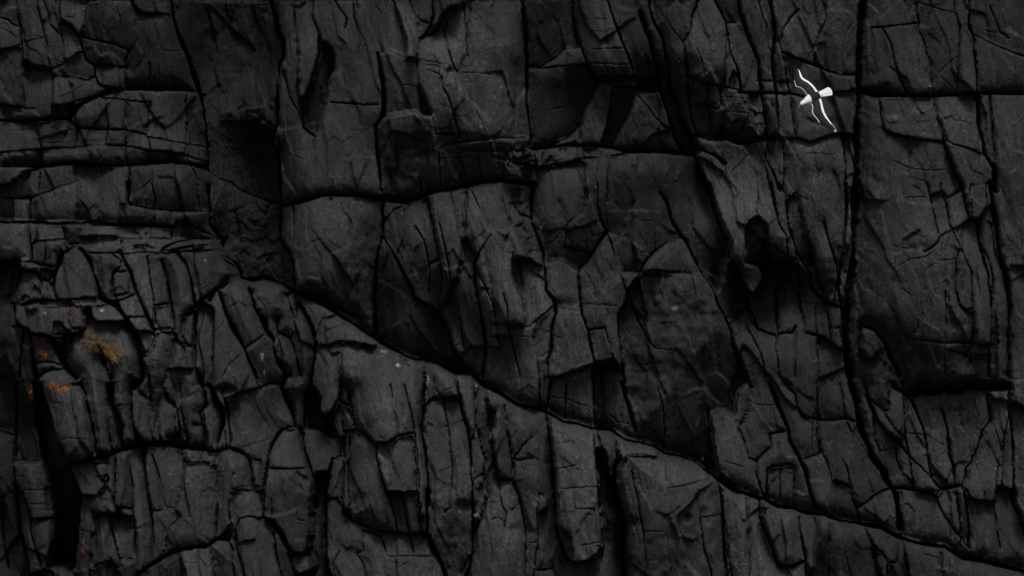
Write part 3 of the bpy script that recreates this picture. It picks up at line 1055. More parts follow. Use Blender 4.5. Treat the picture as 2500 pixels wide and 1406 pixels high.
# single blocks: photo px inside the block, offset in m, facing right, facing up, albedo factor with the shade of recessed blocks painted in
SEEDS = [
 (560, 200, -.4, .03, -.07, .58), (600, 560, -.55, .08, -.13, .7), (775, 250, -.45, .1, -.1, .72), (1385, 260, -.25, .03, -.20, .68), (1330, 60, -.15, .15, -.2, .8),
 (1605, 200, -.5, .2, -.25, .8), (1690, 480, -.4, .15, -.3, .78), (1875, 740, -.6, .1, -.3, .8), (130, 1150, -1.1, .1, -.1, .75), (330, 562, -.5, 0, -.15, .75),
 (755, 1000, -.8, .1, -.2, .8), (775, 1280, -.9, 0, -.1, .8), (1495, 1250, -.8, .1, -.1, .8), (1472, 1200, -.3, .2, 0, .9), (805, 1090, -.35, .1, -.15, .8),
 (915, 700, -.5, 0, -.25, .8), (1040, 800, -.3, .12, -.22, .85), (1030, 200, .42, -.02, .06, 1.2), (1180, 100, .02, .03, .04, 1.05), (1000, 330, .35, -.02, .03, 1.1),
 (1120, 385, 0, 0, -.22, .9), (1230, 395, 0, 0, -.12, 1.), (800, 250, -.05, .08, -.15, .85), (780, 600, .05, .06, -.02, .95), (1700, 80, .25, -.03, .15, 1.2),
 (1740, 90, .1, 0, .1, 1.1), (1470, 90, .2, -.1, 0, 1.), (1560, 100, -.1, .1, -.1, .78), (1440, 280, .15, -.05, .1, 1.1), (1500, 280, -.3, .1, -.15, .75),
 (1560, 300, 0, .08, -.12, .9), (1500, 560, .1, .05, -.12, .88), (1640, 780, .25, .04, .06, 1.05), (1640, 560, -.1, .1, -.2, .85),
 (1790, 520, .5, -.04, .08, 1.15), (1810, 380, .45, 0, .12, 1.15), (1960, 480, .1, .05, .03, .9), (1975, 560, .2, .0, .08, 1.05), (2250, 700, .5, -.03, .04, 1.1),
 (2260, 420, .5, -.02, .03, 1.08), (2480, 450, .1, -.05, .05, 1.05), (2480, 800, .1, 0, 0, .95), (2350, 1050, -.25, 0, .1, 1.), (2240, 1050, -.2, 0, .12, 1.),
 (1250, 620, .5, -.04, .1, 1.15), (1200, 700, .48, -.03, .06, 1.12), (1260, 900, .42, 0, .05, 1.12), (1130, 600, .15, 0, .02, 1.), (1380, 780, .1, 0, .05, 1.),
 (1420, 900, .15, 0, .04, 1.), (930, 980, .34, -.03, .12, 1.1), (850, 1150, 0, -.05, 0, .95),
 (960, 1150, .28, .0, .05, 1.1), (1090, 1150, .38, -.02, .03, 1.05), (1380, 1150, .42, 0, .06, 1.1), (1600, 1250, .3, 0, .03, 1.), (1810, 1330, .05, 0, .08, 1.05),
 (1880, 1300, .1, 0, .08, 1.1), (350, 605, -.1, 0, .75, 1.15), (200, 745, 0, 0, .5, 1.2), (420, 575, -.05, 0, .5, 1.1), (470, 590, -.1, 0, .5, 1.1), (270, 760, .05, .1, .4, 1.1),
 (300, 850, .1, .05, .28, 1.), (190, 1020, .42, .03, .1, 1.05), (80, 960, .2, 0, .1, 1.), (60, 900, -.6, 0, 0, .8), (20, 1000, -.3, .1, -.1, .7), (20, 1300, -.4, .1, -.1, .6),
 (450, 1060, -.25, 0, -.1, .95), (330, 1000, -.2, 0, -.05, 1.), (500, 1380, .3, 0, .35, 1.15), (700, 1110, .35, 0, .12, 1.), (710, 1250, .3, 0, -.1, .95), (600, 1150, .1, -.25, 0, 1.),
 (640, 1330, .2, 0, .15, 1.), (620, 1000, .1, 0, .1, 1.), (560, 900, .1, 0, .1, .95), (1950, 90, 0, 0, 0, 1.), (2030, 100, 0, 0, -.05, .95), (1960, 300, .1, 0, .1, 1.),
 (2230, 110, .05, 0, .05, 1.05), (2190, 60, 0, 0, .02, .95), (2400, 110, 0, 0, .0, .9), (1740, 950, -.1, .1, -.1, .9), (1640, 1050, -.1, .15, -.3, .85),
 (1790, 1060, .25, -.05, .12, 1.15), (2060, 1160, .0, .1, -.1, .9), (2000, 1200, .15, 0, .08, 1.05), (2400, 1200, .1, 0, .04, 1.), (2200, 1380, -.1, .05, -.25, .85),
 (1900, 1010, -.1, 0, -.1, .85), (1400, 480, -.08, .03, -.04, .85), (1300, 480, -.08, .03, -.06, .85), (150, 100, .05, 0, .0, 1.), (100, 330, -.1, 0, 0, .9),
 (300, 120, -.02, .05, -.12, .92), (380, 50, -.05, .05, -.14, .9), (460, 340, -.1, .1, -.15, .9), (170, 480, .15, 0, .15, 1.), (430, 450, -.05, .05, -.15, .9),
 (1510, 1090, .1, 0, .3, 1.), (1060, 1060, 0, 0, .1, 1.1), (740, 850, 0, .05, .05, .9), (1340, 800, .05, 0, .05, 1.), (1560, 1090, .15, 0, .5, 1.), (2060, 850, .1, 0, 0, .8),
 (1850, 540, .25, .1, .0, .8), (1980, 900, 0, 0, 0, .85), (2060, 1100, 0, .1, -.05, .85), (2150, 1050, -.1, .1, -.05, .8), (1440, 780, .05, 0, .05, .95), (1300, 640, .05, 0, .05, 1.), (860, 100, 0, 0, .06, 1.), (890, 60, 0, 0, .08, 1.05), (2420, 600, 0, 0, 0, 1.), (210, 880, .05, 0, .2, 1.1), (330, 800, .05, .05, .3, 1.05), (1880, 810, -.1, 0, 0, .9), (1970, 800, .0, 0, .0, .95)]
# ridges: inside point of the block, a point on the ridge, then the facing right / up of the face beyond it
FACETS = [
 (1030, 200, 952, 220, -.75, .1), (1000, 330, 1000, 362, 0, -.35), (1000, 330, 955, 330, -.6, 0), (1700, 80, 1625, 110, -.7, -.1), (1470, 90, 1425, 120, -.6, 0),
 (1470, 90, 1480, 150, 0, -.25), (1560, 300, 1540, 290, -.4, .1), (1640, 780, 1600, 870, .08, -.5), (1640, 780, 1700, 780, .5, 0), (1180, 100, 1255, 100, .45, 0),
 (1180, 100, 1180, 340, 0, -.35), (2250, 700, 2130, 600, -.5, 0), (2260, 420, 2150, 400, -.4, 0),
 (930, 980, 880, 1000, -.5, 0), (960, 1150, 1010, 1150, .5, 0), (1090, 1150, 1065, 1150, -.65, 0), (1090, 1150, 1120, 1220, .2, -.4), (1090, 1150, 1090, 1010, 0, .45),
 (1380, 1150, 1360, 1220, -.5, -.1), (1380, 1150, 1380, 1075, 0, .4), (1600, 1250, 1530, 1250, -.6, 0), (1600, 1250, 1620, 1260, 0, -.12), (1600, 1250, 1700, 1250, .3, 0),
 (1810, 1330, 1790, 1340, -.35, 0), (190, 1020, 150, 1010, -.75, 0), (80, 960, 60, 960, -.7, 0), (600, 1150, 582, 1150, .35, 0), (700, 1110, 690, 1080, 0, .35),
 (500, 1380, 450, 1345, -.3, .5), (1790, 520, 1770, 560, -.4, 0), (1250, 620, 1200, 620, -.5, 0), (1250, 620, 1250, 570, 0, .4), (1420, 900, 1360, 900, -.4, 0),
 (780, 600, 715, 600, -.55, 0), (780, 600, 820, 600, .3, -.05), (1960, 480, 2050, 480, .5, 0), (2230, 110, 2120, 110, -.6, 0), (2190, 60, 2120, 60, -.6, 0),
 (300, 850, 330, 850, .4, .1), (300, 850, 230, 900, 0, .02), (450, 1060, 450, 1000, .0, .2), (710, 1250, 700, 1170, .1, .25), (1640, 1050, 1600, 1000, -.4, 0),
 (150, 100, 50, 120, -.2, 0), (170, 480, 110, 480, -.5, 0), (2480, 450, 2440, 450, -.5, 0), (930, 980, 940, 915, -.05, .55),
 (350, 605, 350, 618, 0, .02), (200, 745, 200, 752, 0, .05), (1700, 80, 1720, 170, .1, -.3), (1975, 560, 1945, 560, -.5, 0), (1030, 200, 1030, 140, 0, .5)]
# shallow hollows with a shape of their own: photo px, radii, depth
DENTS = [(1390, 640, 60, 45, .10), (1290, 505, 14, 40, .25), (1265, 480, 10, 26, .3), (1290, 735, 20, 50, .2),
         (2235, 605, 32, 10, .05), (2330, 790, 30, 12, .08), (2180, 690, 14, 14, .05), (560, 950, 26, 12, .25),
         (1380, 745, 60, 16, .12), (1250, 800, 60, 14, .12), (1145, 1230, 26, 18, .2), (2010, 300, 30, 12, .12), (1720, 290, 26, 30, .2),
         (1690, 170, 30, 26, .15), (1650, 900, 90, 34, .12), (2340, 690, 30, 60, .12), (120, 1045, 20, 24, .2), (245, 1045, 22, 12, .12), (1990, 430, 40, 22, .1),
         (810, 180, 34, 70, .2), (1180, 320, 90, 40, -.1), (840, 640, 60, 90, -.12), (2230, 330, 40, 20, -.15), (1950, 650, 20, 60, -.1), (1560, 640, 70, 50, -.1)]
rg = np.random.default_rng(9)
area = np.bincount(LAB.ravel(), minlength=nlab + 1).astype(np.float64) + 1e-6
cxs = np.bincount(LAB.ravel(), PX.ravel(), nlab + 1) / area; cys = np.bincount(LAB.ravel(), PY.ravel(), nlab + 1) / area
size = np.sqrt(area) * CELL * .01
bd = rg.normal(0, .13, nlab + 1); bfx = rg.normal(0, .32, nlab + 1); bfy = rg.normal(.06, .25, nlab + 1); balb = 1 + rg.normal(0, .07, nlab + 1)
lim = np.minimum(1, 1.4 / (size + .2)); bfx *= lim; bfy *= lim
def lab_at(x, y): return int(LAB[min(NY - 1, int(y / CELL)), min(NX - 1, int(x / CELL))])
for x, y, d, fx, fy, al in SEEDS:
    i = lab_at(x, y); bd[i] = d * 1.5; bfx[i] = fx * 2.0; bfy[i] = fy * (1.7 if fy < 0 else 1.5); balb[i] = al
PLANE = (bd[LAB] - bfx[LAB] * (PX - cxs[LAB]) * .01 - bfy[LAB] * (cys[LAB] - PY) * .01).astype(np.float32)
for x, y, qx, qy, fx, fy in FACETS:
    i = lab_at(x, y); m = LAB == i
    hp = bd[i] - bfx[i] * (qx - cxs[i]) * .01 - bfy[i] * (cys[i] - qy) * .01
    wob = .05 * vnoise(PX[m], PY[m], 40, 40, 77) + .03 * vnoise(PX[m], PY[m], 13, 13, 78)
    PLANE[m] = np.minimum(PLANE[m], hp - fx * (PX[m] - qx) * .01 - fy * (qy - PY[m]) * .01 + wob)
# every block is chipped along its rim and its corners: random planes cut from it
PLANE = blur(blur(PLANE, 2), 1)
BODY = 1.3 * blur(BASE, 3) + PLANE
for x, y, rx, ry, dp in DENTS:
    S = np.s_[max(0, int((y - 3 * ry) / CELL)):int((y + 3 * ry) / CELL) + 2, max(0, int((x - 3 * rx) / CELL)):int((x + 3 * rx) / CELL) + 2]
    q = ((PX[S] - x) / rx) ** 2 + ((PY[S] - y) / ry) ** 2
    q = q + .5 * fbm(PX[S], PY[S], 30, 61, 2) * np.minimum(q, 1)
    BODY[S] -= (dp * np.exp(-np.maximum(q, 0) * 1.1)).astype(np.float32)
# rock overhangs the long fissures: its foot runs back into them
def tl(t, txt): return [(TILES[t][0] + float(q.split(',')[0]) * TS, TILES[t][1] + float(q.split(',')[1]) * TS) for q in txt.split()]
for line, dp, sc in ((LEDGE[4:], .50, 15.), (WAVE, .32, 13.), (tl('d3', '1220,85 1310,92 1340,60 1420,70 1520,48 1620,62 1700,30 1830,48 1990,36'), .7, 16.), (tl('d1', '880,670 1000,700 1200,710 1400,705 1750,690 2094,690'), .25, 12.),
                     (tl('a3', '690,545 870,490 1060,440 1300,445 1610,480'), .4, 14.), (tl('a1', '0,880 260,885 500,860 620,760 740,690 900,645 1360,650'), .25, 12.),
                     (tl('a1', '0,1215 300,1215 600,1195 1250,1180 1470,1220'), .3, 12.), (tl('a2', '0,270 400,290 860,300 1250,310'), .3, 14.), (tl('c1', '270,1080 550,1060 870,1080 1150,1115 1480,1130'), .3, 12.),
                     (tl('c1', '1500,980 1720,1010 1870,1050 2094,1010'), .25, 10.), (tl('d3', '1150,760 1400,790 1640,740'), .25, 10.)):
    lx, ly = zip(*line)
    up = np.interp(WX, lx, ly) - WY; inx = sstep(lx[0] - 6, lx[0] + 14, PX) * (1 - sstep(lx[-1] - 14, lx[-1] + 6, PX))
    BODY -= (inx * (up > -4) * dp * (.6 + .8 * np.clip(.5 + fbm(PX, PY, 70, 45, 2), 0, 1)) * np.exp(-np.maximum(up, 0) / sc)).astype(np.float32)
dn = PY - np.interp(PX, sx_, sy_); top = rg.uniform(.05, .75, nlab + 1)[LAB]        # sloping, broken block tops under the ledge
BODY -= ((PX > 690) * below * top * np.exp(-np.maximum(dn, 0) / (14 + 26 * rg.random(nlab + 1)[LAB]))).astype(np.float32)
# rounded, uneven block edges
rr = 3.5 + 4 * fbm(PX, PY, 40, 41, 3) + 4 * rg.random(nlab + 1)[LAB]
e = np.clip(EDGE / np.maximum(rr, 3), 0, 1)
BODY -= (.042 * (1 - np.sqrt(1 - (1 - e) ** 2 + 1e-6)) ** 1.0).astype(np.float32)
e2 = np.clip((.35 * EDGE + .65 * EDGEM) / 58., 0, 1)
pil = np.clip(rg.normal(.6, .35, nlab + 1), .1, 1.3)[LAB]
BODY -= ((1 + 1.3 * below) * pil * np.minimum(.22, .9 * size[LAB] * .12 + .03) * (1 - e2) ** 2.2).astype(np.float32)
# broken faces: facets of two sizes, leaning with the joints, and rough ground
LX = PX - .18 * PY
_, _, _, env0 = cells(LX + 14 * fbm(PX, PY, 90, 47, 3), PY + 22 * fbm(PX, PY, 90, 49, 3), 120, 300, 12)
_, _, _, env1 = cells(LX + 7 * fbm(PX, PY, 50, 51, 3), PY + 14 * fbm(PX, PY, 50, 53, 3), 50, 150, 3)
env0, env1 = blur(env0, 1), blur(env1, 1)
f1, f2, rid, env2 = cells(LX + 4 * fbm(PX, PY, 30, 55, 2), PY + 8 * fbm(PX, PY, 30, 57, 2), 19, 62, 4)
rough = np.clip(.75 + .8 * fbm(PX, PY, 170, 63, 2), .25, 1.4)
smooth = np.ones(nlab + 1); smooth[lab_at(1385, 260)] = .15; smooth = smooth[LAB]
BODY += smooth * (.26 * env0 + (.13 - .04 * below) * env1 + .026 * rough * env2)
BODY += smooth * (.022 * fbm(LX, PY, 40, 71, 4, 2.8) + .016 * rough * fbm(LX, PY, 12, 81, 3, 4., .6))
gul = sstep(430, 520, PX) * (1 - sstep(640, 690, PX)) * (1 - sstep(480, 700, PY))            # water-worn flutes down the back of the gully
BODY += gul * (.16 * fbm(LX, PY, 34, 87, 4, 7., .6) + .10 * fbm(PX, PY, 40, 89, 4))
# fine cracks that wander over the faces
q1, q2, _, _ = cells(LX + 16 * fbm(PX, PY, 50, 91, 3), PY + 20 * fbm(PX, PY, 50, 95, 3), 75, 150, 8)
cr = (1 - sstep(.0, .035, q2 - q1)) * sstep(.0, .35, fbm(PX, PY, 110, 97, 2) + .05)
BODY -= smooth * .012 * cr
# broken ground: places where the rock lies in small pieces
RUBBLE = [(590, 330, 60, 70, 26), (620, 610, 70, 70, 26), (1265, 405, 45, 40, 20), (645, 660, 50, 35, 30), (40, 690, 50, 60, 26), (330, 600, 100, 18, 26), (1840, 290, 50, 50, 26),
          (620, 520, 60, 40, 22), (1330, 380, 60, 20, 24), (110, 700, 30, 26, 16), (2180, 1290, 60, 30, 22), (1290, 560, 40, 30, 20), (470, 1105, 60, 16, 16)]
for k, (x, y, rx, ry, s) in enumerate(RUBBLE):
    x0, x1 = max(0, int((x - 1.6 * rx) / CELL)), min(NX, int((x + 1.6 * rx) / CELL)); y0, y1 = max(0, int((y - 1.6 * ry) / CELL)), min(NY, int((y + 1.6 * ry) / CELL))
    S = np.s_[y0:y1, x0:x1]
    p1, p2, pr, pe = cells(WX[S] + 9 * fbm(PX[S], PY[S], 30, 99, 3), WY[S] + 9 * fbm(PX[S], PY[S], 30, 96, 3), s, s * 1.3, 200 + k)
    m = 1 - sstep(.5, 1.3, np.sqrt(((PX[S] - x) / rx) ** 2 + ((PY[S] - y) / ry) ** 2) + .25 * fbm(PX[S], PY[S], 40, 98, 2))
    BODY[S] += m * (.13 * (pr - .5) - .05 * (1 - sstep(0, .10, p2 - p1)) + .16 * pe)
BODY = np.where(BODY < -2.2, -2.2 + .6 * (BODY + 2.2), BODY)
HGT = (BODY - GROOVE * (1 + .3 * fbm(PX, PY, 50, 43, 2))).astype(np.float32)

# ---- colour of the rock (linear): painted shade, and weathering that has a shape of its own
# broad tones with shade painted in: dark in gullies and recesses, paler on open faces
SHADE_TONE = [(200, 100, .78), (400, 100, .66), (560, 200, .66), (200, 330, .72), (450, 350, .66), (200, 480, .72), (420, 480, .66), (800, 250, .72), (1100, 200, 1.15), (1350, 100, .66), (1380, 250, .75), (1500, 100, .85),
        (1600, 200, .66), (1700, 100, 1.2), (1900, 150, .88), (2030, 150, .80), (2300, 150, .82), (2280, 600, 1.12), (2470, 600, .95), (800, 600, .90), (920, 600, .66), (1050, 600, .95), (1250, 700, 1.2), (1400, 550, .70),
        (1550, 550, .72), (1700, 500, .66), (1800, 500, 1.15), (1900, 700, .66), (1980, 600, 1.), (1600, 780, 1.), (1650, 980, .66), (1430, 900, 1.1), (1900, 1000, .78), (2100, 1050, .75), (2350, 1100, .98),
        (2400, 1300, .75), (600, 600, .66), (300, 620, 1.1), (100, 650, .85), (250, 850, 1.15), (100, 900, .85), (20, 1100, .66), (500, 900, .85), (350, 1000, .80), (450, 1200, .80), (200, 1300, .80), (700, 1100, .85), (720, 850, .70),
        (780, 1100, .66), (900, 950, 1.15), (1000, 1150, 1.05), (1200, 1150, 1.05), (1400, 1200, 1.2), (1600, 1250, 1.05), (1850, 1350, 1.15), (2100, 1370, .70), (2400, 1390, .66)]
ALB = balb[LAB] * blur(spread(SHADE_TONE, 90.), 4) * (1 + .35 * fbm(PX, PY, 140, 101, 3) + .5 * fbm(PX, PY, 34, 105, 5, 1.4, .65))
streak = fbm(LX, PY, 16, 111, 3, 9.)
ALB = ALB * (1 + .25 * streak)
spk = vnoise(PX, PY, 5, 5, 121) * .6 + vnoise(PX, PY, 2.6, 2.6, 122) * .6
zone = sstep(-.05, .5, fbm(PX, PY, 150, 125, 3) + .1)
ALB = ALB * (1 + 1.8 * (.25 + .75 * zone) * sstep(.50, .95, spk)) * (1 - .45 * sstep(.5, .95, vnoise(PX, PY, 6, 9, 127)))
hue = .04 * fbm(PX, PY, 120, 131, 3)
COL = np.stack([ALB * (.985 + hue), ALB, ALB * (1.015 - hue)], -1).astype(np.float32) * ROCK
def stain(x, y, rx, ry, rgb, k, s=14., seed=0, lean=0.):
    ax = 2 * rx + abs(lean) * 2 * ry + 4; ay = 2 * ry + 4
    S = np.s_[max(0, int((y - ay) / CELL)):int((y + ay) / CELL) + 2, max(0, int((x - ax) / CELL)):int((x + ax) / CELL) + 2]
    X, Y = PX[S], PY[S]
    ux = (X - x - lean * (Y - y)) / rx; uy = (Y - y) / ry
    m = k * (1 - sstep(.45, 1.15, np.sqrt(ux * ux + uy * uy) + .55 * fbm(X, Y, s, 300 + seed, 3)))
    COL[S] = COL[S] * (1 - m[..., None]) + np.array(rgb, np.float32) * m[..., None] * (.75 + .5 * vnoise(X, Y, 4, 4, 400 + seed))[..., None]
RUST = (.055, .040, .033); WHITE = (.35, .35, .34); PALE = (.11, .11, .108)
for k, a in enumerate([(1205, 40, 40, 60, RUST, .5, 30), (198, 775, 22, 30, (.05, .032, .028), .8, 14), (168, 775, 26, 28, (.05, .036, .03), .5, 14), (2260, 332, 30, 7, (.11, .09, .075), .8, 10),
                       (2180, 290, 22, 9, (.09, .085, .08), .6, 10), (1978, 600, 16, 30, RUST, .45, 16), (2490, 205, 14, 30, RUST, .5, 16), (940, 1010, 24, 16, RUST, .6, 12),
                       (1225, 735, 10, 14, (.07, .05, .04), .6, 10), (748, 1362, 10, 12, (.10, .04, .03), .6, 8), (925, 868, 30, 9, (.10, .085, .07), .5, 10), (1450, 255, 26, 50, PALE, .25, 20),
                       (105, 822, 22, 5, (.14, .075, .06), .8, 8), (73, 845, 12, 8, (.16, .15, .13), .7, 8), (1540, 515, 70, 5, PALE, .6, 12, 3, 1.2), (1960, 1114, 60, 4, PALE, .6, 12),
                       (2330, 520, 40, 5, PALE, .4, 10), (2245, 270, 40, 12, PALE, .35, 14), (935, 1120, 22, 40, PALE, .5, 14, 9, .4), (1312, 1222, 12, 20, (.12, .12, .118), .6, 8),
                       (870, 838, 12, 3, WHITE, .95, 5), (938, 857, 9, 4, WHITE, .9, 5), (974, 889, 6, 5, WHITE, .95, 5), (1047, 924, 3, 12, WHITE, .95, 5), (1163, 944, 3, 9, WHITE, .95, 5),
                       (646, 868, 4, 14, WHITE, .8, 5), (651, 908, 3, 10, WHITE, .7, 5), (1648, 752, 10, 6, (.2, .2, .2), .8, 5), (505, 636, 3, 3, WHITE, .9, 4), (123, 763, 5, 4, WHITE, .8, 5),
                       (260, 757, 5, 3, WHITE, .8, 5), (191, 808, 7, 4, (.5, .5, .5), .95, 5), (1514, 760, 8, 4, (.2, .2, .19), .8, 5), (2158, 735, 8, 18, PALE, .6, 8), (898, 1030, 6, 12, PALE, .8, 6, 4, .5)]):
    stain(*a[:7], seed=a[7] if len(a) > 7 else k, lean=a[8] if len(a) > 8 else 0.)
# ---------------------------------------------------------------- rock material
def new_mat(name):
    m = bpy.data.materials.new(name); m.use_nodes = True
    return m, m.node_tree.nodes, m.node_tree.links, m.node_tree.nodes['Principled BSDF']

def rock_material():
    m, n, l, p = new_mat('dark_rock')
    at = n.new('ShaderNodeAttribute'); at.attribute_name = 'rock'
    geo = n.new('ShaderNodeNewGeometry')
    def noise(scale, detail, rough=.6, stretch=None):
        t = n.new('ShaderNodeTexNoise'); t.inputs['Scale'].default_value = scale; t.inputs['Detail'].default_value = detail
        t.inputs['Roughness'].default_value = rough
        src = geo.outputs['Position']
        if stretch:
            mp = n.new('ShaderNodeMapping'); mp.inputs['Scale'].default_value = stretch; mp.inputs['Rotation'].default_value = (0, R(8), 0)
            l.new(src, mp.inputs['Vector']); src = mp.outputs[0]
        l.new(src, t.inputs['Vector']); return t
    def ramp(src, a, b, lo, hi):
        r = n.new('ShaderNodeMapRange'); r.inputs['From Min'].default_value = a; r.inputs['From Max'].default_value = b
        r.inputs['To Min'].default_value = lo; r.inputs['To Max'].default_value = hi; l.new(src, r.inputs['Value']); return r.outputs[0]
    def mul(a, b):
        k = n.new('ShaderNodeMath'); k.operation = 'MULTIPLY'; l.new(a, k.inputs[0]); l.new(b, k.inputs[1]); return k.outputs[0]
    grain = noise(16, 6, .7); fine = noise(60, 4, .7); lin = noise(7, 5, .65, (3.0, 1, .5))
    fac = mul(mul(ramp(grain.outputs['Fac'], .25, .75, .35, 1.65), ramp(fine.outputs['Fac'], .25, .75, .5, 1.5)), ramp(lin.outputs['Fac'], .3, .7, .8, 1.2))
    fleck = noise(34, 2, .5)
    fac = mul(fac, ramp(fleck.outputs['Fac'], .64, .74, 1.0, 2.0))
    vm = n.new('ShaderNodeVectorMath'); vm.operation = 'SCALE'
    l.new(at.outputs['Color'], vm.inputs[0]); l.new(fac, vm.inputs['Scale']); l.new(vm.outputs[0], p.inputs['Base Color'])
    l.new(ramp(grain.outputs['Fac'], .3, .7, .62, .9), p.inputs['Roughness'])
    p.inputs['Specular IOR Level'].default_value = .25
    ad = n.new('ShaderNodeMath'); ad.operation = 'ADD'
    l.new(mul(grain.outputs['Fac'], ramp(lin.outputs['Fac'], .2, .8, .6, 1.4)), ad.inputs[0]); l.new(ramp(fine.outputs['Fac'], 0, 1, 0, .35), ad.inputs[1])
    bp = n.new('ShaderNodeBump'); bp.inputs['Strength'].default_value = .8; bp.inputs['Distance'].default_value = .035
    l.new(ad.outputs[0], bp.inputs['Height']); l.new(bp.outputs[0], p.inputs['Normal'])
    return m
ROCK_MAT = rock_material()

# ---------------------------------------------------------------- the cliff: a backing wall and one mesh for every block
PADC = 80                                            # the face goes on past the picture on every side
Hp = np.pad(HGT, PADC, mode='reflect'); Lp = np.pad(LAB, PADC, mode='reflect'); Cp = np.pad(COL, ((PADC, PADC), (PADC, PADC), (0, 0)), mode='reflect')
ny, nx = Hp.shape
wx = ((np.arange(nx) - PADC) * CELL - 1250) * .01; wz = (703 - (np.arange(ny) - PADC) * CELL) * .01
VX, VZ = np.meshgrid(wx, wz); VY = -Hp
ALLV = np.stack([VX, VY, VZ], -1).reshape(-1, 3).astype(np.float32); ALLC = Cp.reshape(-1, 3)
QL = Lp[:-1, :-1]

def to_mesh(name, verts, quads, cols):
    me = bpy.data.meshes.new(name)
    me.vertices.add(len(verts)); me.vertices.foreach_set('co', verts.ravel())
    nq = len(quads)
    me.loops.add(nq * 4); me.loops.foreach_set('vertex_index', quads.ravel().astype(np.int32))
    me.polygons.add(nq); me.polygons.foreach_set('loop_start', np.arange(0, nq * 4, 4, dtype=np.int32))
    me.polygons.foreach_set('use_smooth', np.ones(nq, bool))
    me.update(calc_edges=True)
    at = me.attributes.new('rock', 'FLOAT_COLOR', 'POINT')
    at.data.foreach_set('color', np.concatenate([cols, np.ones((len(cols), 1), np.float32)], 1).astype(np.float32).ravel())
    me.materials.append(ROCK_MAT)
    return me

def block_mesh(name, J, I, mask_fn):
    """quads of the block's face plus a skirt that runs back into the cliff"""
    v00 = J * nx + I; v01 = v00 + 1; v10 = v00 + nx; v11 = v10 + 1
    face = np.stack([v00, v10, v11, v01], 1)
    side = []
    for dj, di, a, b in ((-1, 0, v01, v00), (1, 0, v10, v11), (0, -1, v00, v10), (0, 1, v11, v01)):
        e = ~mask_fn(J + dj, I + di); side.append(np.stack([a[e], b[e]], 1))
    side = np.concatenate(side)
    used = np.unique(face); sv = np.unique(side)
    remap = np.zeros(nx * ny, np.int32); remap[used] = np.arange(len(used))
    back = np.zeros(nx * ny, np.int32); back[sv] = np.arange(len(sv)) + len(used)
    bv = ALLV[sv].copy(); bv[:, 1] += .9
    verts = np.concatenate([ALLV[used], bv]); cols = np.concatenate([ALLC[used], ALLC[sv]])
    quads = np.concatenate([remap[face], np.stack([remap[side[:, 1]], remap[side[:, 0]], back[side[:, 0]], back[side[:, 1]]], 1)])
    return to_mesh(name, verts, quads, cols)

# backing wall: a thick body of rock behind the blocks
bx0, bx1, bz0, bz1 = wx[0] - .5, wx[-1] + .5, wz[-1] - .5, wz[0] + .5
wall = np.array([(x, y, z) for y in (4.6, 10.0) for x in (bx0, bx1) for z in (bz0, bz1)], np.float32)
wq = np.array([(0, 2, 3, 1), (4, 5, 7, 6), (0, 1, 5, 4), (2, 6, 7, 3), (1, 3, 7, 5), (0, 4, 6, 2)])
cliff = bpy.data.objects.new('cliff', to_mesh('cliff', wall, wq, np.full((8, 3), ROCK, np.float32))); C.objects.link(cliff)
for pl in cliff.data.polygons: pl.use_smooth = False
tag(cliff, 'dark grey jointed rock cliff filling the whole view', kind='structure')

sizes = np.bincount(QL.ravel(), minlength=nlab + 1)
order = np.argsort(-sizes); order = [int(i) for i in order if i > 0 and sizes[i] > 0]
big, rest = order[:298], order[298:]
srt = np.argsort(QL.ravel(), kind='stable'); bounds = np.searchsorted(QL.ravel()[srt], np.arange(nlab + 2))
BLOCK_LABELS = [((1385, 260), 'smooth dark recessed slab without cracks'), ((1030, 200), 'pale grey square-cut block with bevelled left side'), ((1380, 1150), 'tall slab with ruled cracks and a broken foot'),
                ((300, 850), 'rounded grey block that carries the straw nest'), ((350, 605), 'pale ledge top strewn with small stones'), ((190, 1020), 'leaning block with orange lichen on its top'),
                ((80, 960), 'narrow pillar with one orange lichen patch'), ((198, 775), 'small block with rust red face'), ((560, 200), 'dark streaked back wall of the gully'),
                ((420, 575), 'loose wedge-shaped slab lying on the ledge')]
lab_text = {lab_at(*p): t for p, t in BLOCK_LABELS}
BLOCK_OBJ = {}
def inside(ids):
    sel = np.zeros(nlab + 1, bool); sel[ids] = True
    def f(J, I):
        ok = (J >= 0) & (J < ny - 1) & (I >= 0) & (I < nx - 1)
        r = np.zeros(J.shape, bool); r[ok] = sel[QL[J[ok], I[ok]]]; return r
    return f
for i in big:
    q = srt[bounds[i]:bounds[i + 1]]; J, I = q // (nx - 1), q % (nx - 1)
    o = bpy.data.objects.new('rock_block', block_mesh('rock_block', J, I, inside([i]))); C.objects.link(o); o.parent = cliff; BLOCK_OBJ[i] = o
    if i in lab_text: o['label'] = lab_text[i]
if rest:
    q = np.concatenate([srt[bounds[i]:bounds[i + 1]] for i in rest]); J, I = q // (nx - 1), q % (nx - 1)
    o = bpy.data.objects.new('rock_fragments', block_mesh('rock_fragments', J, I, inside(rest))); C.objects.link(o); o.parent = cliff; o['kind'] = 'stuff'

def surf(px, py, off=0.):
    """a point of the rock face under a photo pixel coordinate"""
    j = min(max(py / CELL, 0), NY - 1.001); i = min(max(px / CELL, 0), NX - 1.001); j0, i0 = int(j), int(i); fj, fi = j - j0, i - i0
    h = (HGT[j0, i0] * (1 - fi) + HGT[j0, i0 + 1] * fi) * (1 - fj) + (HGT[j0 + 1, i0] * (1 - fi) + HGT[j0 + 1, i0 + 1] * fi) * fj
    return Vector(((px - 1250) * .01, -float(h) - off, (703 - py) * .01))
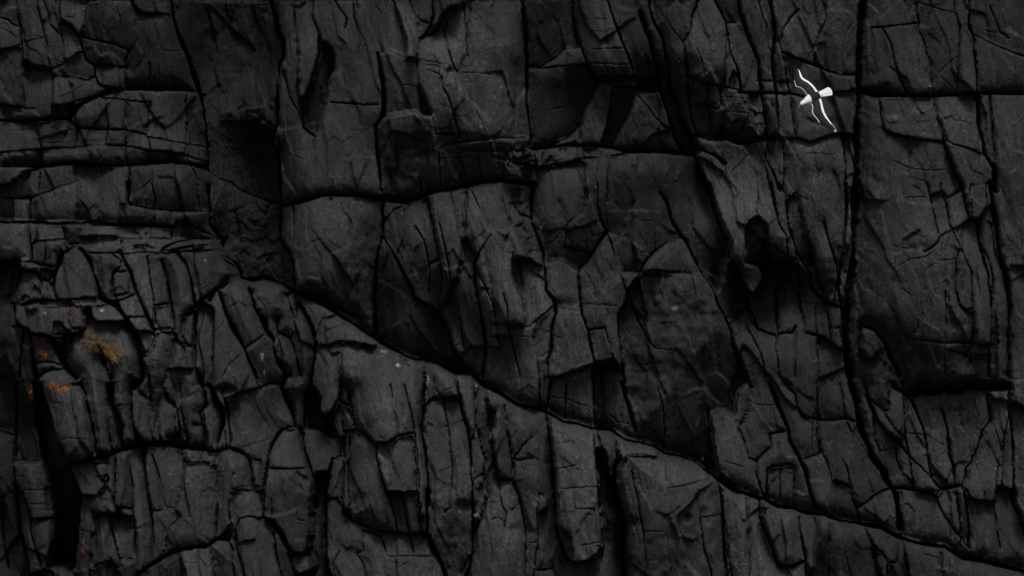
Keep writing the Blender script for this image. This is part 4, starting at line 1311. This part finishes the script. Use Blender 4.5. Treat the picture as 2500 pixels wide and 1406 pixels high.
# ---------------------------------------------------------------- things on and before the cliff
def plain(name, rgb, rough=.8, var=.25, scale=40, spec=.2):
    m, n, l, p = new_mat(name)
    t = n.new('ShaderNodeTexNoise'); t.inputs['Scale'].default_value = scale; t.inputs['Detail'].default_value = 4
    co = n.new('ShaderNodeTexCoord'); l.new(co.outputs['Object'], t.inputs['Vector'])
    r = n.new('ShaderNodeMapRange'); r.inputs['From Min'].default_value = .3; r.inputs['From Max'].default_value = .7
    r.inputs['To Min'].default_value = 1 - var; r.inputs['To Max'].default_value = 1 + var; l.new(t.outputs['Fac'], r.inputs['Value'])
    vm = n.new('ShaderNodeVectorMath'); vm.operation = 'SCALE'; vm.inputs[0].default_value = rgb
    l.new(r.outputs[0], vm.inputs['Scale']); l.new(vm.outputs[0], p.inputs['Base Color'])
    p.inputs['Roughness'].default_value = rough; p.inputs['Specular IOR Level'].default_value = spec
    return m

def mesh_obj(name, verts, faces, mats, midx=None, parent=None, smooth=True, loc=None):
    me = bpy.data.meshes.new(name)
    base = Vector(loc) if loc is not None else Vector((0, 0, 0))
    me.from_pydata([tuple(Vector(v) - base) for v in verts], [], faces)
    for m in mats: me.materials.append(m)
    for k, p in enumerate(me.polygons):
        p.use_smooth = smooth
        if midx is not None: p.material_index = midx[k]
    o = bpy.data.objects.new(name, me); C.objects.link(o); o.location = base
    if parent is not None:
        o.parent = parent; o.location = base - parent.location
    return o

# ---- the gull, back towards us, gliding some 25 m out from the rock
GD = 125.0; GS = .01 * GD / CAM_D                     # distance from the camera, metres per photo px there
GC = (1990, 240)
ROOT = Vector(((GC[0] - 1250) * GS, -CAM_D + GD, (703 - GC[1]) * GS))
def gp(x, y, up):                                     # up: metres above the plane of the wings, on the bird's back side
    z = (GC[1] - y) * GS; bank = .62
    return ROOT + Vector(((x - GC[0]) * GS, bank * z, z)) + Vector((0, -.85, .53)) * up
white = plain('white_plumage', (.88, .88, .87), .75, .03, 30); slate = plain('slate_black_plumage', (.013, .0132, .0145), .7, .25, 25)
amber = plain('yellow_bill', (.62, .34, .04), .45, .15, 60); jet = plain('dark_eye', (.01, .01, .01), .2, .1)
gv, gf, gm = [], [], []
UP = [((1972, 239), (2000, 229)), ((1966, 228), (1994, 220)), ((1960, 221.5), (1986, 210)), ((1953, 217), (1977, 202)), ((1945, 214.5), (1967, 195)), ((1942, 208), (1961, 189)),
      ((1940.5, 200), (1957, 178)), ((1940, 194), (1954.8, 171)), ((1942, 184), (1953.3, 166)), ((1945, 174), (1952, 162.8)), ((1947.3, 168), (1949.8, 161))]
DN = [((1977, 250), (2003, 237)), ((1980, 257), (2005.5, 248)), ((1982.5, 263), (2007.5, 258)), ((1982, 271), (2009, 266)), ((1982, 279), (2011.5, 275)), ((1987, 286), (2015, 282.5)),
      ((1994, 294), (2020.5, 291)), ((2000, 301), (2026, 298)), ((2012, 308), (2031.5, 303)), ((2024, 314), (2037, 308)), ((2034, 318.5), (2041, 315.5))]
CH = [0, .025, .06, .11, .18, .28, .40, .52, .63, .72, .79, .85, .90, .95, 1.0]
def wing(st, sgn):
    K = 5; rows = []
    n = (len(st) - 1) * K
    for q in range(n + 1):
        i = min(q // K, len(st) - 2); f = q / K - i
        def cr(a, b, c, d): return .5 * (2 * b + (c - a) * f + (2 * a - 5 * b + 4 * c - d) * f * f + (3 * b - a - 3 * c + d) * f ** 3)
        g = lambda k: st[max(0, min(len(st) - 1, k))]
        le = [cr(g(i - 1)[0][a], g(i)[0][a], g(i + 1)[0][a], g(i + 2)[0][a]) for a in (0, 1)]
        te = [cr(g(i - 1)[1][a], g(i)[1][a], g(i + 1)[1][a], g(i + 2)[1][a]) for a in (0, 1)]
        rows.append((q / n, le, te))
    b0 = len(gv)
    for side in (1, -1):
        for s, le, te in rows:
            hump = .055 * math.sin(min(1, s * 2.2) * math.pi * .5) - .16 * s * s       # arched wing, tip drooping
            for k, c in enumerate(CH):
                th = (.026 * (1 - s) + .004) * (math.sqrt(c) * (1 - c) * 2.4 + .02) * (1 if side > 0 else .35)
                camber = .03 * (1 - .6 * s) * math.sin(math.pi * min(1, c * 1.1))
                ser = (.012 if k == len(CH) - 1 and (int(s * 44) % 2) else 0)
                x = le[0] + (te[0] - le[0]) * (c - ser); y = le[1] + (te[1] - le[1]) * (c - ser)
                gv.append(gp(x, y, hump + camber + side * th))
    W = len(CH); S = len(rows) * W
    for r in range(len(rows) - 1):
        s = (r + .5) / n
        for k in range(W - 1):
            a = b0 + r * W + k
            c = (CH[k] + CH[k + 1]) / 2
            bright = 0
            if k <= 1 and s < .68: bright = 1
            if c > .755 and s < .62: bright = 1
            elif c > .845 and s < .78: bright = 1
            elif c > .9 and s >= .78 and r % 2 == 0: bright = 1
            if s > .955 and .25 < c < .8: bright = 1
            f = (a, a + 1, a + W + 1, a + W) if sgn > 0 else (a, a + W, a + W + 1, a + 1)
            gf.append(f); gm.append(0 if bright else 1)
            f2 = tuple(S + v for v in f[::-1]); gf.append(f2); gm.append(0)
        for k in (0, W - 1):
            a = b0 + r * W + k; gf.append((a, a + W, a + W + S, a + S)); gm.append(0 if s < .7 else 1)
    e = b0 + (len(rows) - 1) * W
    gf.append(tuple(e + k for k in range(W)) + tuple(e + S + k for k in range(W - 1, -1, -1))); gm.append(1)
wing(UP, 1); wing(DN, -1)
# body: rings from bill to tail
BODYR = [(1952.5, 259.3, 1.4, .3), (1954, 258.4, 3.2, .8), (1956.5, 256.8, 4.7, 1.4), (1959.5, 255, 5.2, 1.5), (1962.5, 253.2, 5.5, 1.0), (1966, 251, 6.8, .6), (1970, 248.6, 8.6, .2), (1974, 246.4, 9.8, 0),
         (1978, 244.2, 10.6, 0), (1983, 242, 11, 0), (1989, 239.4, 10.6, 0), (1995, 236.6, 9.4, -.2), (2000, 234.2, 7.6, -.4), (2004, 232.6, 6.2, -.6), (2010, 231, 4.6, -1.0), (2017, 229, 2.6, -1.4)]
NR = 20; b0 = len(gv)
ax = Vector((2006 - 1957, 256.6 - 232, 0)).normalized(); pr = Vector((-ax.y, ax.x, 0))      # in px, y upwards
for x, y, r, lift in BODYR:
    flat = .55 if x > 2005 else .92
    for k in range(NR):
        t = 2 * math.pi * k / NR
        gv.append(gp(x + pr.x * r * math.cos(t), y - pr.y * r * math.cos(t), .035 + (lift + r * flat * math.sin(t) * (1 if math.sin(t) > 0 else .8)) * GS))
for i in range(len(BODYR) - 1):
    for k in range(NR):
        a = b0 + i * NR + k; b = b0 + i * NR + (k + 1) % NR
        gf.append((a, b, b + NR, a + NR)); top = math.sin(2 * math.pi * (k + .5) / NR) > -.35
        xm = (BODYR[i][0] + BODYR[i + 1][0]) / 2
        gm.append(1 if top and 1977 < xm < 2001 else 0)
gf.append(tuple(b0 + k for k in range(NR))[::-1]); gm.append(0)
gf.append(tuple(b0 + (len(BODYR) - 1) * NR + k for k in range(NR))); gm.append(0)
# tail: a fan of twelve overlapping feathers
end = [(2021.5, 213.8), (2024.5, 215.2), (2027, 217.2), (2029, 219.6), (2030.6, 222.4), (2031.8, 225.4), (2032.5, 228.6), (2032.6, 231.6), (2031.6, 234.2)]
for i in range(len(end) - 1):
    t0, t1 = i / (len(end) - 1), (i + 1) / (len(end) - 1)
    r0 = (1998.5 + 5.5 * t0, 227.2 + 12.5 * t0); r1 = (1998.5 + 5.5 * t1, 227.2 + 12.5 * t1)
    ov = .006 * (i % 2); b = len(gv)
    for (q, e_, tt) in ((r0, end[i], t0), (r1, end[i + 1], t1)):
        for f in (0, .5, .93, 1.0):
            arch = .02 * math.sin(math.pi * tt)
            gv.append(gp(q[0] + (e_[0] - q[0]) * f, q[1] + (e_[1] - q[1]) * f, .03 - .02 * f + arch + ov))
            gv.append(gp(q[0] + (e_[0] - q[0]) * f, q[1] + (e_[1] - q[1]) * f, .018 - .02 * f + arch + ov))
    for f in range(3):
        a = b + 2 * f; c = a + 8
        gf += [(a, a + 2, c + 2, c), (a + 1, c + 1, c + 3, a + 3), (a, a + 1, a + 3, a + 2), (c, c + 2, c + 3, c + 1)]; gm += [0] * 4
    gf.append((b + 6, b + 7, b + 15, b + 14)); gm.append(0)
gull = mesh_obj('gull', gv, gf, [white, slate], gm, loc=ROOT)
tag(gull, 'white and slate black gull gliding with spread wings in front of the cliff', 'gull')
# bill: hooked cone, eye
bl = [(1953.4, 258.8, 1.5), (1951.6, 260.4, 1.4), (1950.2, 262.2, 1.2), (1949.4, 264.2, .9), (1949.3, 266.2, .25)]
bv, bf = [], []
for x, y, r in bl:
    for k in range(8):
        t = k * math.pi / 4; bv.append(gp(x + .75 * r * math.cos(t), y - .5 * r * math.cos(t), .04 + .9 * r * GS * math.sin(t)))
for i in range(len(bl) - 1):
    for k in range(8): a = i * 8 + k; b = i * 8 + (k + 1) % 8; bf.append((a, b, b + 8, a + 8))
bf.append(tuple(range(32, 40)))
mesh_obj('bill', bv, bf, [amber], parent=gull, loc=gp(1951, 261, .04))
def ball(name, c, r, mat, parent=None, squash=(1, 1, 1), rough=0., seed=0, sub=2):
    import bmesh
    bm = bmesh.new(); bmesh.ops.create_icosphere(bm, subdivisions=sub, radius=1)
    rr = random.Random(seed); axes = [Vector((rr.gauss(0, 1), rr.gauss(0, 1), rr.gauss(0, 1))).normalized() for _ in range(9)]
    for v in bm.verts:
        p = v.co.copy()
        if rough:
            for a in axes:                                   # cut flat faces from the ball: a broken stone
                d = p.dot(a) - (.62 + .25 * rr.random() * 0 + .12)
                if d > 0: p -= a * d
        v.co = Vector((p.x * squash[0], p.y * squash[1], p.z * squash[2])) * r
    vs = [v.co + Vector(c) for v in bm.verts]; fs = [tuple(v.index for v in f.verts) for f in bm.faces]; bm.free()
    return mesh_obj(name, vs, fs, [mat], parent=parent, loc=c, smooth=not rough)
ball('eye', gp(1958.8, 254.2, .035 + 4.6 * GS), .010, jet, gull)

# ---- straw: thin curved blades
def blade(V, F, pts, w):
    b = len(V)
    for i, p in enumerate(pts):
        d = (pts[min(i + 1, len(pts) - 1)] - pts[max(i - 1, 0)]).normalized()
        s = d.cross(Vector((0.2, 1, .1))).normalized(); u = s.cross(d); k = w * (1 - .75 * i / (len(pts) - 1))
        V += [p + s * k, p - s * k, p + u * k * .6]
    for i in range(len(pts) - 1):
        a = b + 3 * i
        for j in range(3): F.append((a + j, a + (j + 1) % 3, a + 3 + (j + 1) % 3, a + 3 + j))
straw_d = plain('old_straw', (.12, .092, .062), .9, .5, 18); straw_y = plain('dry_straw', (.38, .26, .11), .85, .4, 22)
straw_r = plain('rusty_straw', (.22, .115, .045), .85, .4, 22)
rn = random.Random(4)
NC = (236, 830)
nest = bpy.data.objects.new('bird_nest', None); C.objects.link(nest); nest.location = surf(*NC)
tag(nest, 'untidy nest of dry straw on the rounded block at left', 'nest')
def scatter_straw(n, cx, cy, rx, ry, l0, l1, w, lift, seed, curl=.9):
    V, F = [], []; r = random.Random(seed)
    for _ in range(n):
        while True:
            u, v = r.uniform(-1, 1), r.uniform(-1, 1)
            if u * u + v * v < 1: break
        x, y = cx + u * rx + .25 * v * rx, cy + v * ry + .35 * u * ry; a = r.uniform(0, 2 * math.pi); L = r.uniform(l0, l1); pts = []
        dome = lift * max(0, 1 - u * u - v * v) * r.random()
        for k in range(6):
            pts.append(surf(x, y, .015 + dome + .03 * r.random())); a += r.uniform(-curl, curl) * .6; x += math.cos(a) * L / 5; y += math.sin(a) * L / 5
        blade(V, F, pts, w * r.uniform(.6, 1.2))
    return V, F
V, F = scatter_straw(760, NC[0], NC[1], 32, 22, 8, 22, .0065, .22, 7); mesh_obj('nest_cup', V, F, [straw_d], parent=nest, loc=surf(*NC))
V, F = scatter_straw(90, NC[0] + 6, NC[1] + 6, 28, 17, 10, 24, .006, .25, 8); mesh_obj('fresh_straw', V, F, [straw_y], parent=nest, loc=surf(*NC))
def fan(n, x0, y0, a0, a1, l0, l1, w, seed):
    V, F = [], []; r = random.Random(seed)
    for _ in range(n):
        x, y = x0 + r.uniform(-7, 7), y0 + r.uniform(-6, 6); a = R(r.uniform(a0, a1)); L = r.uniform(l0, l1); pts = []
        for k in range(6):
            pts.append(surf(x, y, .02 + .05 * r.random() + .02 * k)); a += r.uniform(-.10, .12); x += math.cos(a) * L / 5; y += math.sin(a) * L / 5
        blade(V, F, pts, w * r.uniform(.6, 1.3))
    return V, F
V, F = fan(46, 262, 848, 28, 46, 26, 56, .008, 3); mesh_obj('hanging_straw', V, F, [straw_y], parent=nest, loc=surf(262, 848))
V, F = fan(40, 262, 842, 2, 36, 22, 58, .006, 5); mesh_obj('hanging_straw', V, F, [straw_r], parent=nest, loc=surf(262, 842))
V, F = fan(26, 258, 852, 44, 76, 14, 34, .006, 6); mesh_obj('hanging_straw', V, F, [straw_d], parent=nest, loc=surf(258, 852))

# ---- grass growing in the joints
g_green = plain('green_grass', (.16, .17, .07), .8, .4, 20); g_pale = plain('withered_grass', (.19, .18, .125), .85, .4, 20)
for x, y, n, L, mat, a0, a1, text in [
        (294, 1098, 9, 17, g_green, 70, 110, 'tiny pale green grass tuft in the ledge crack, left of a pair'),
        (307, 1092, 9, 16, g_green, 30, 100, 'tiny olive green grass tuft in the ledge crack, right of a pair'),
        (273, 884, 10, 26, g_pale, 60, 100, 'withered grass tuft hanging in the cleft below the straw nest'),
        (361, 906, 8, 16, g_pale, 240, 300, 'small withered grass tuft standing right of the straw nest'),
        (340, 946, 8, 14, g_pale, 20, 80, 'small withered grass tuft in the crack between two dark columns'),
        (126, 866, 26, 15, straw_r, 0, 360, 'brown dry grass patch beside orange lichen on the left pillar')]:
    V, F = [], []
    r = random.Random(int(x * 7 + y)); wide = 9 if n > 20 else 2.5
    for _ in range(n):
        px, py = x + r.uniform(-wide, wide), y + r.uniform(-wide * .6, wide * .6); a = R(r.uniform(a0, a1)); l = L * r.uniform(.5, 1.1); pts = []
        base = surf(x, y, .02) + Vector(((px - x) * .006, -.01, (y - py) * .006))
        for k in range(5):
            pts.append(base + Vector((math.cos(a) * l * .01 * k / 4, -.05 * (k / 4) ** 1.5 - .03, -math.sin(a) * l * .01 * k / 4))); a += r.uniform(-.15, .15)
        blade(V, F, pts, .006 * r.uniform(.7, 1.2))
    b = len(V); c0 = surf(x, y, .02)                     # the root clump that holds the blades together
    for dx, dy, dz in ((-1, 0, 0), (1, 0, 0), (0, -1, 0), (0, 1, 0), (0, 0, -1), (0, 0, 1)): V.append(c0 + Vector((dx * wide * .012, dy * .07, dz * wide * .008)))
    for f in ((0, 2, 5), (2, 1, 5), (1, 3, 5), (3, 0, 5), (2, 0, 4), (1, 2, 4), (3, 1, 4), (0, 3, 4)): F.append(tuple(b + q for q in f))
    o = mesh_obj('grass_tuft', V, F, [mat], loc=surf(x, y)); tag(o, text, 'grass tuft', 'grass tufts in the joints')

# ---- orange lichen, crusts of small scales grown on the blocks
lich = plain('orange_lichen', (.24, .075, .028), .9, .45, 30); lich_d = plain('dull_orange_lichen', (.15, .058, .028), .9, .5, 30); lich_y = plain('yellow_lichen', (.40, .21, .03), .9, .4, 30)
LICHEN = [(85, 960, 8, 22, lich, 120), (142, 938, 13, 10, lich, 80), (178, 945, 9, 9, lich, 45), (160, 948, 16, 9, lich_d, 40), (109, 857, 12, 11, lich_d, 70), (134, 857, 12, 6, lich_d, 30),
          (174, 878, 5, 3.5, lich_y, 22), (217, 1333, 4.5, 9, lich_d, 40), (220, 1309, 4, 8, lich_d, 28), (331, 1097, 6, 4, lich_d, 28), (247, 580, 4, 4, lich_y, 14), (1152, 1203, 5, 12, lich_d, 26),
          (231, 535, 5, 4, lich_d, 12)]
for q, (x, y, rx, ry, mat, n) in enumerate(LICHEN):
    V, F = [], []; r = random.Random(50 + q)
    for _ in range(n * 2):
        u, v = r.gauss(0, .5), r.gauss(0, .5); cx, cy = x + u * rx, y + v * ry; s = r.uniform(.7, 2.4) * (1.1 if abs(u) + abs(v) < .6 else .7); b = len(V)
        V.append(surf(cx, cy, .022)); m_ = 7
        for k in range(m_):
            t = 2 * math.pi * k / m_; ss = s * r.uniform(.6, 1.2); V.append(surf(cx + ss * math.cos(t), cy + ss * math.sin(t), .006))
        for k in range(m_): F.append((b, b + 1 + (k + 1) % m_, b + 1 + k))
    host = BLOCK_OBJ.get(lab_at(x, y), cliff)
    o = mesh_obj('lichen_patch', V, F, [mat], parent=host, loc=surf(x, y))
    o['label'] = ('bright orange lichen crust' if mat == lich else 'dull orange lichen crust' if mat == lich_d else 'small yellow lichen crust')

# ---- loose stones lying on ledges
stone = plain('loose_stone_grey', (.075, .074, .072), .85, .3, 14); stone_p = plain('loose_stone_pinkish', (.12, .085, .07), .85, .3, 14)
for x, y, r, sq, mat, text in [
        (68, 634, .10, (1.2, .8, .6), stone, 'small pale loose stone on the ledge by the left frame edge'),
        (95, 652, .055, (1.2, .8, .6), stone, 'tiny pale loose stone below the rounded twin boulders'),
        (1163, 1253, .085, (1, .8, .8), stone_p, 'small pinkish stone wedged in a narrow vertical cleft'),
        (1719, 1122, .05, (.9, .8, 1.1), stone, 'tiny grey stone perched on the oblique ledge'),
        (2266, 213, .06, (1, .8, .8), stone, 'small square stone on the horizontal crack right of the gull'),
        (75, 843, .12, (1.1, .8, .75), stone, 'pale stone capping the narrow left pillar')]:
    p = surf(x, y, 0); p.y -= r * .35
    o = ball('loose_stone', p, r, mat, None, sq, .5, int(x), 3); tag(o, text, 'stone', 'loose stones on the ledges')
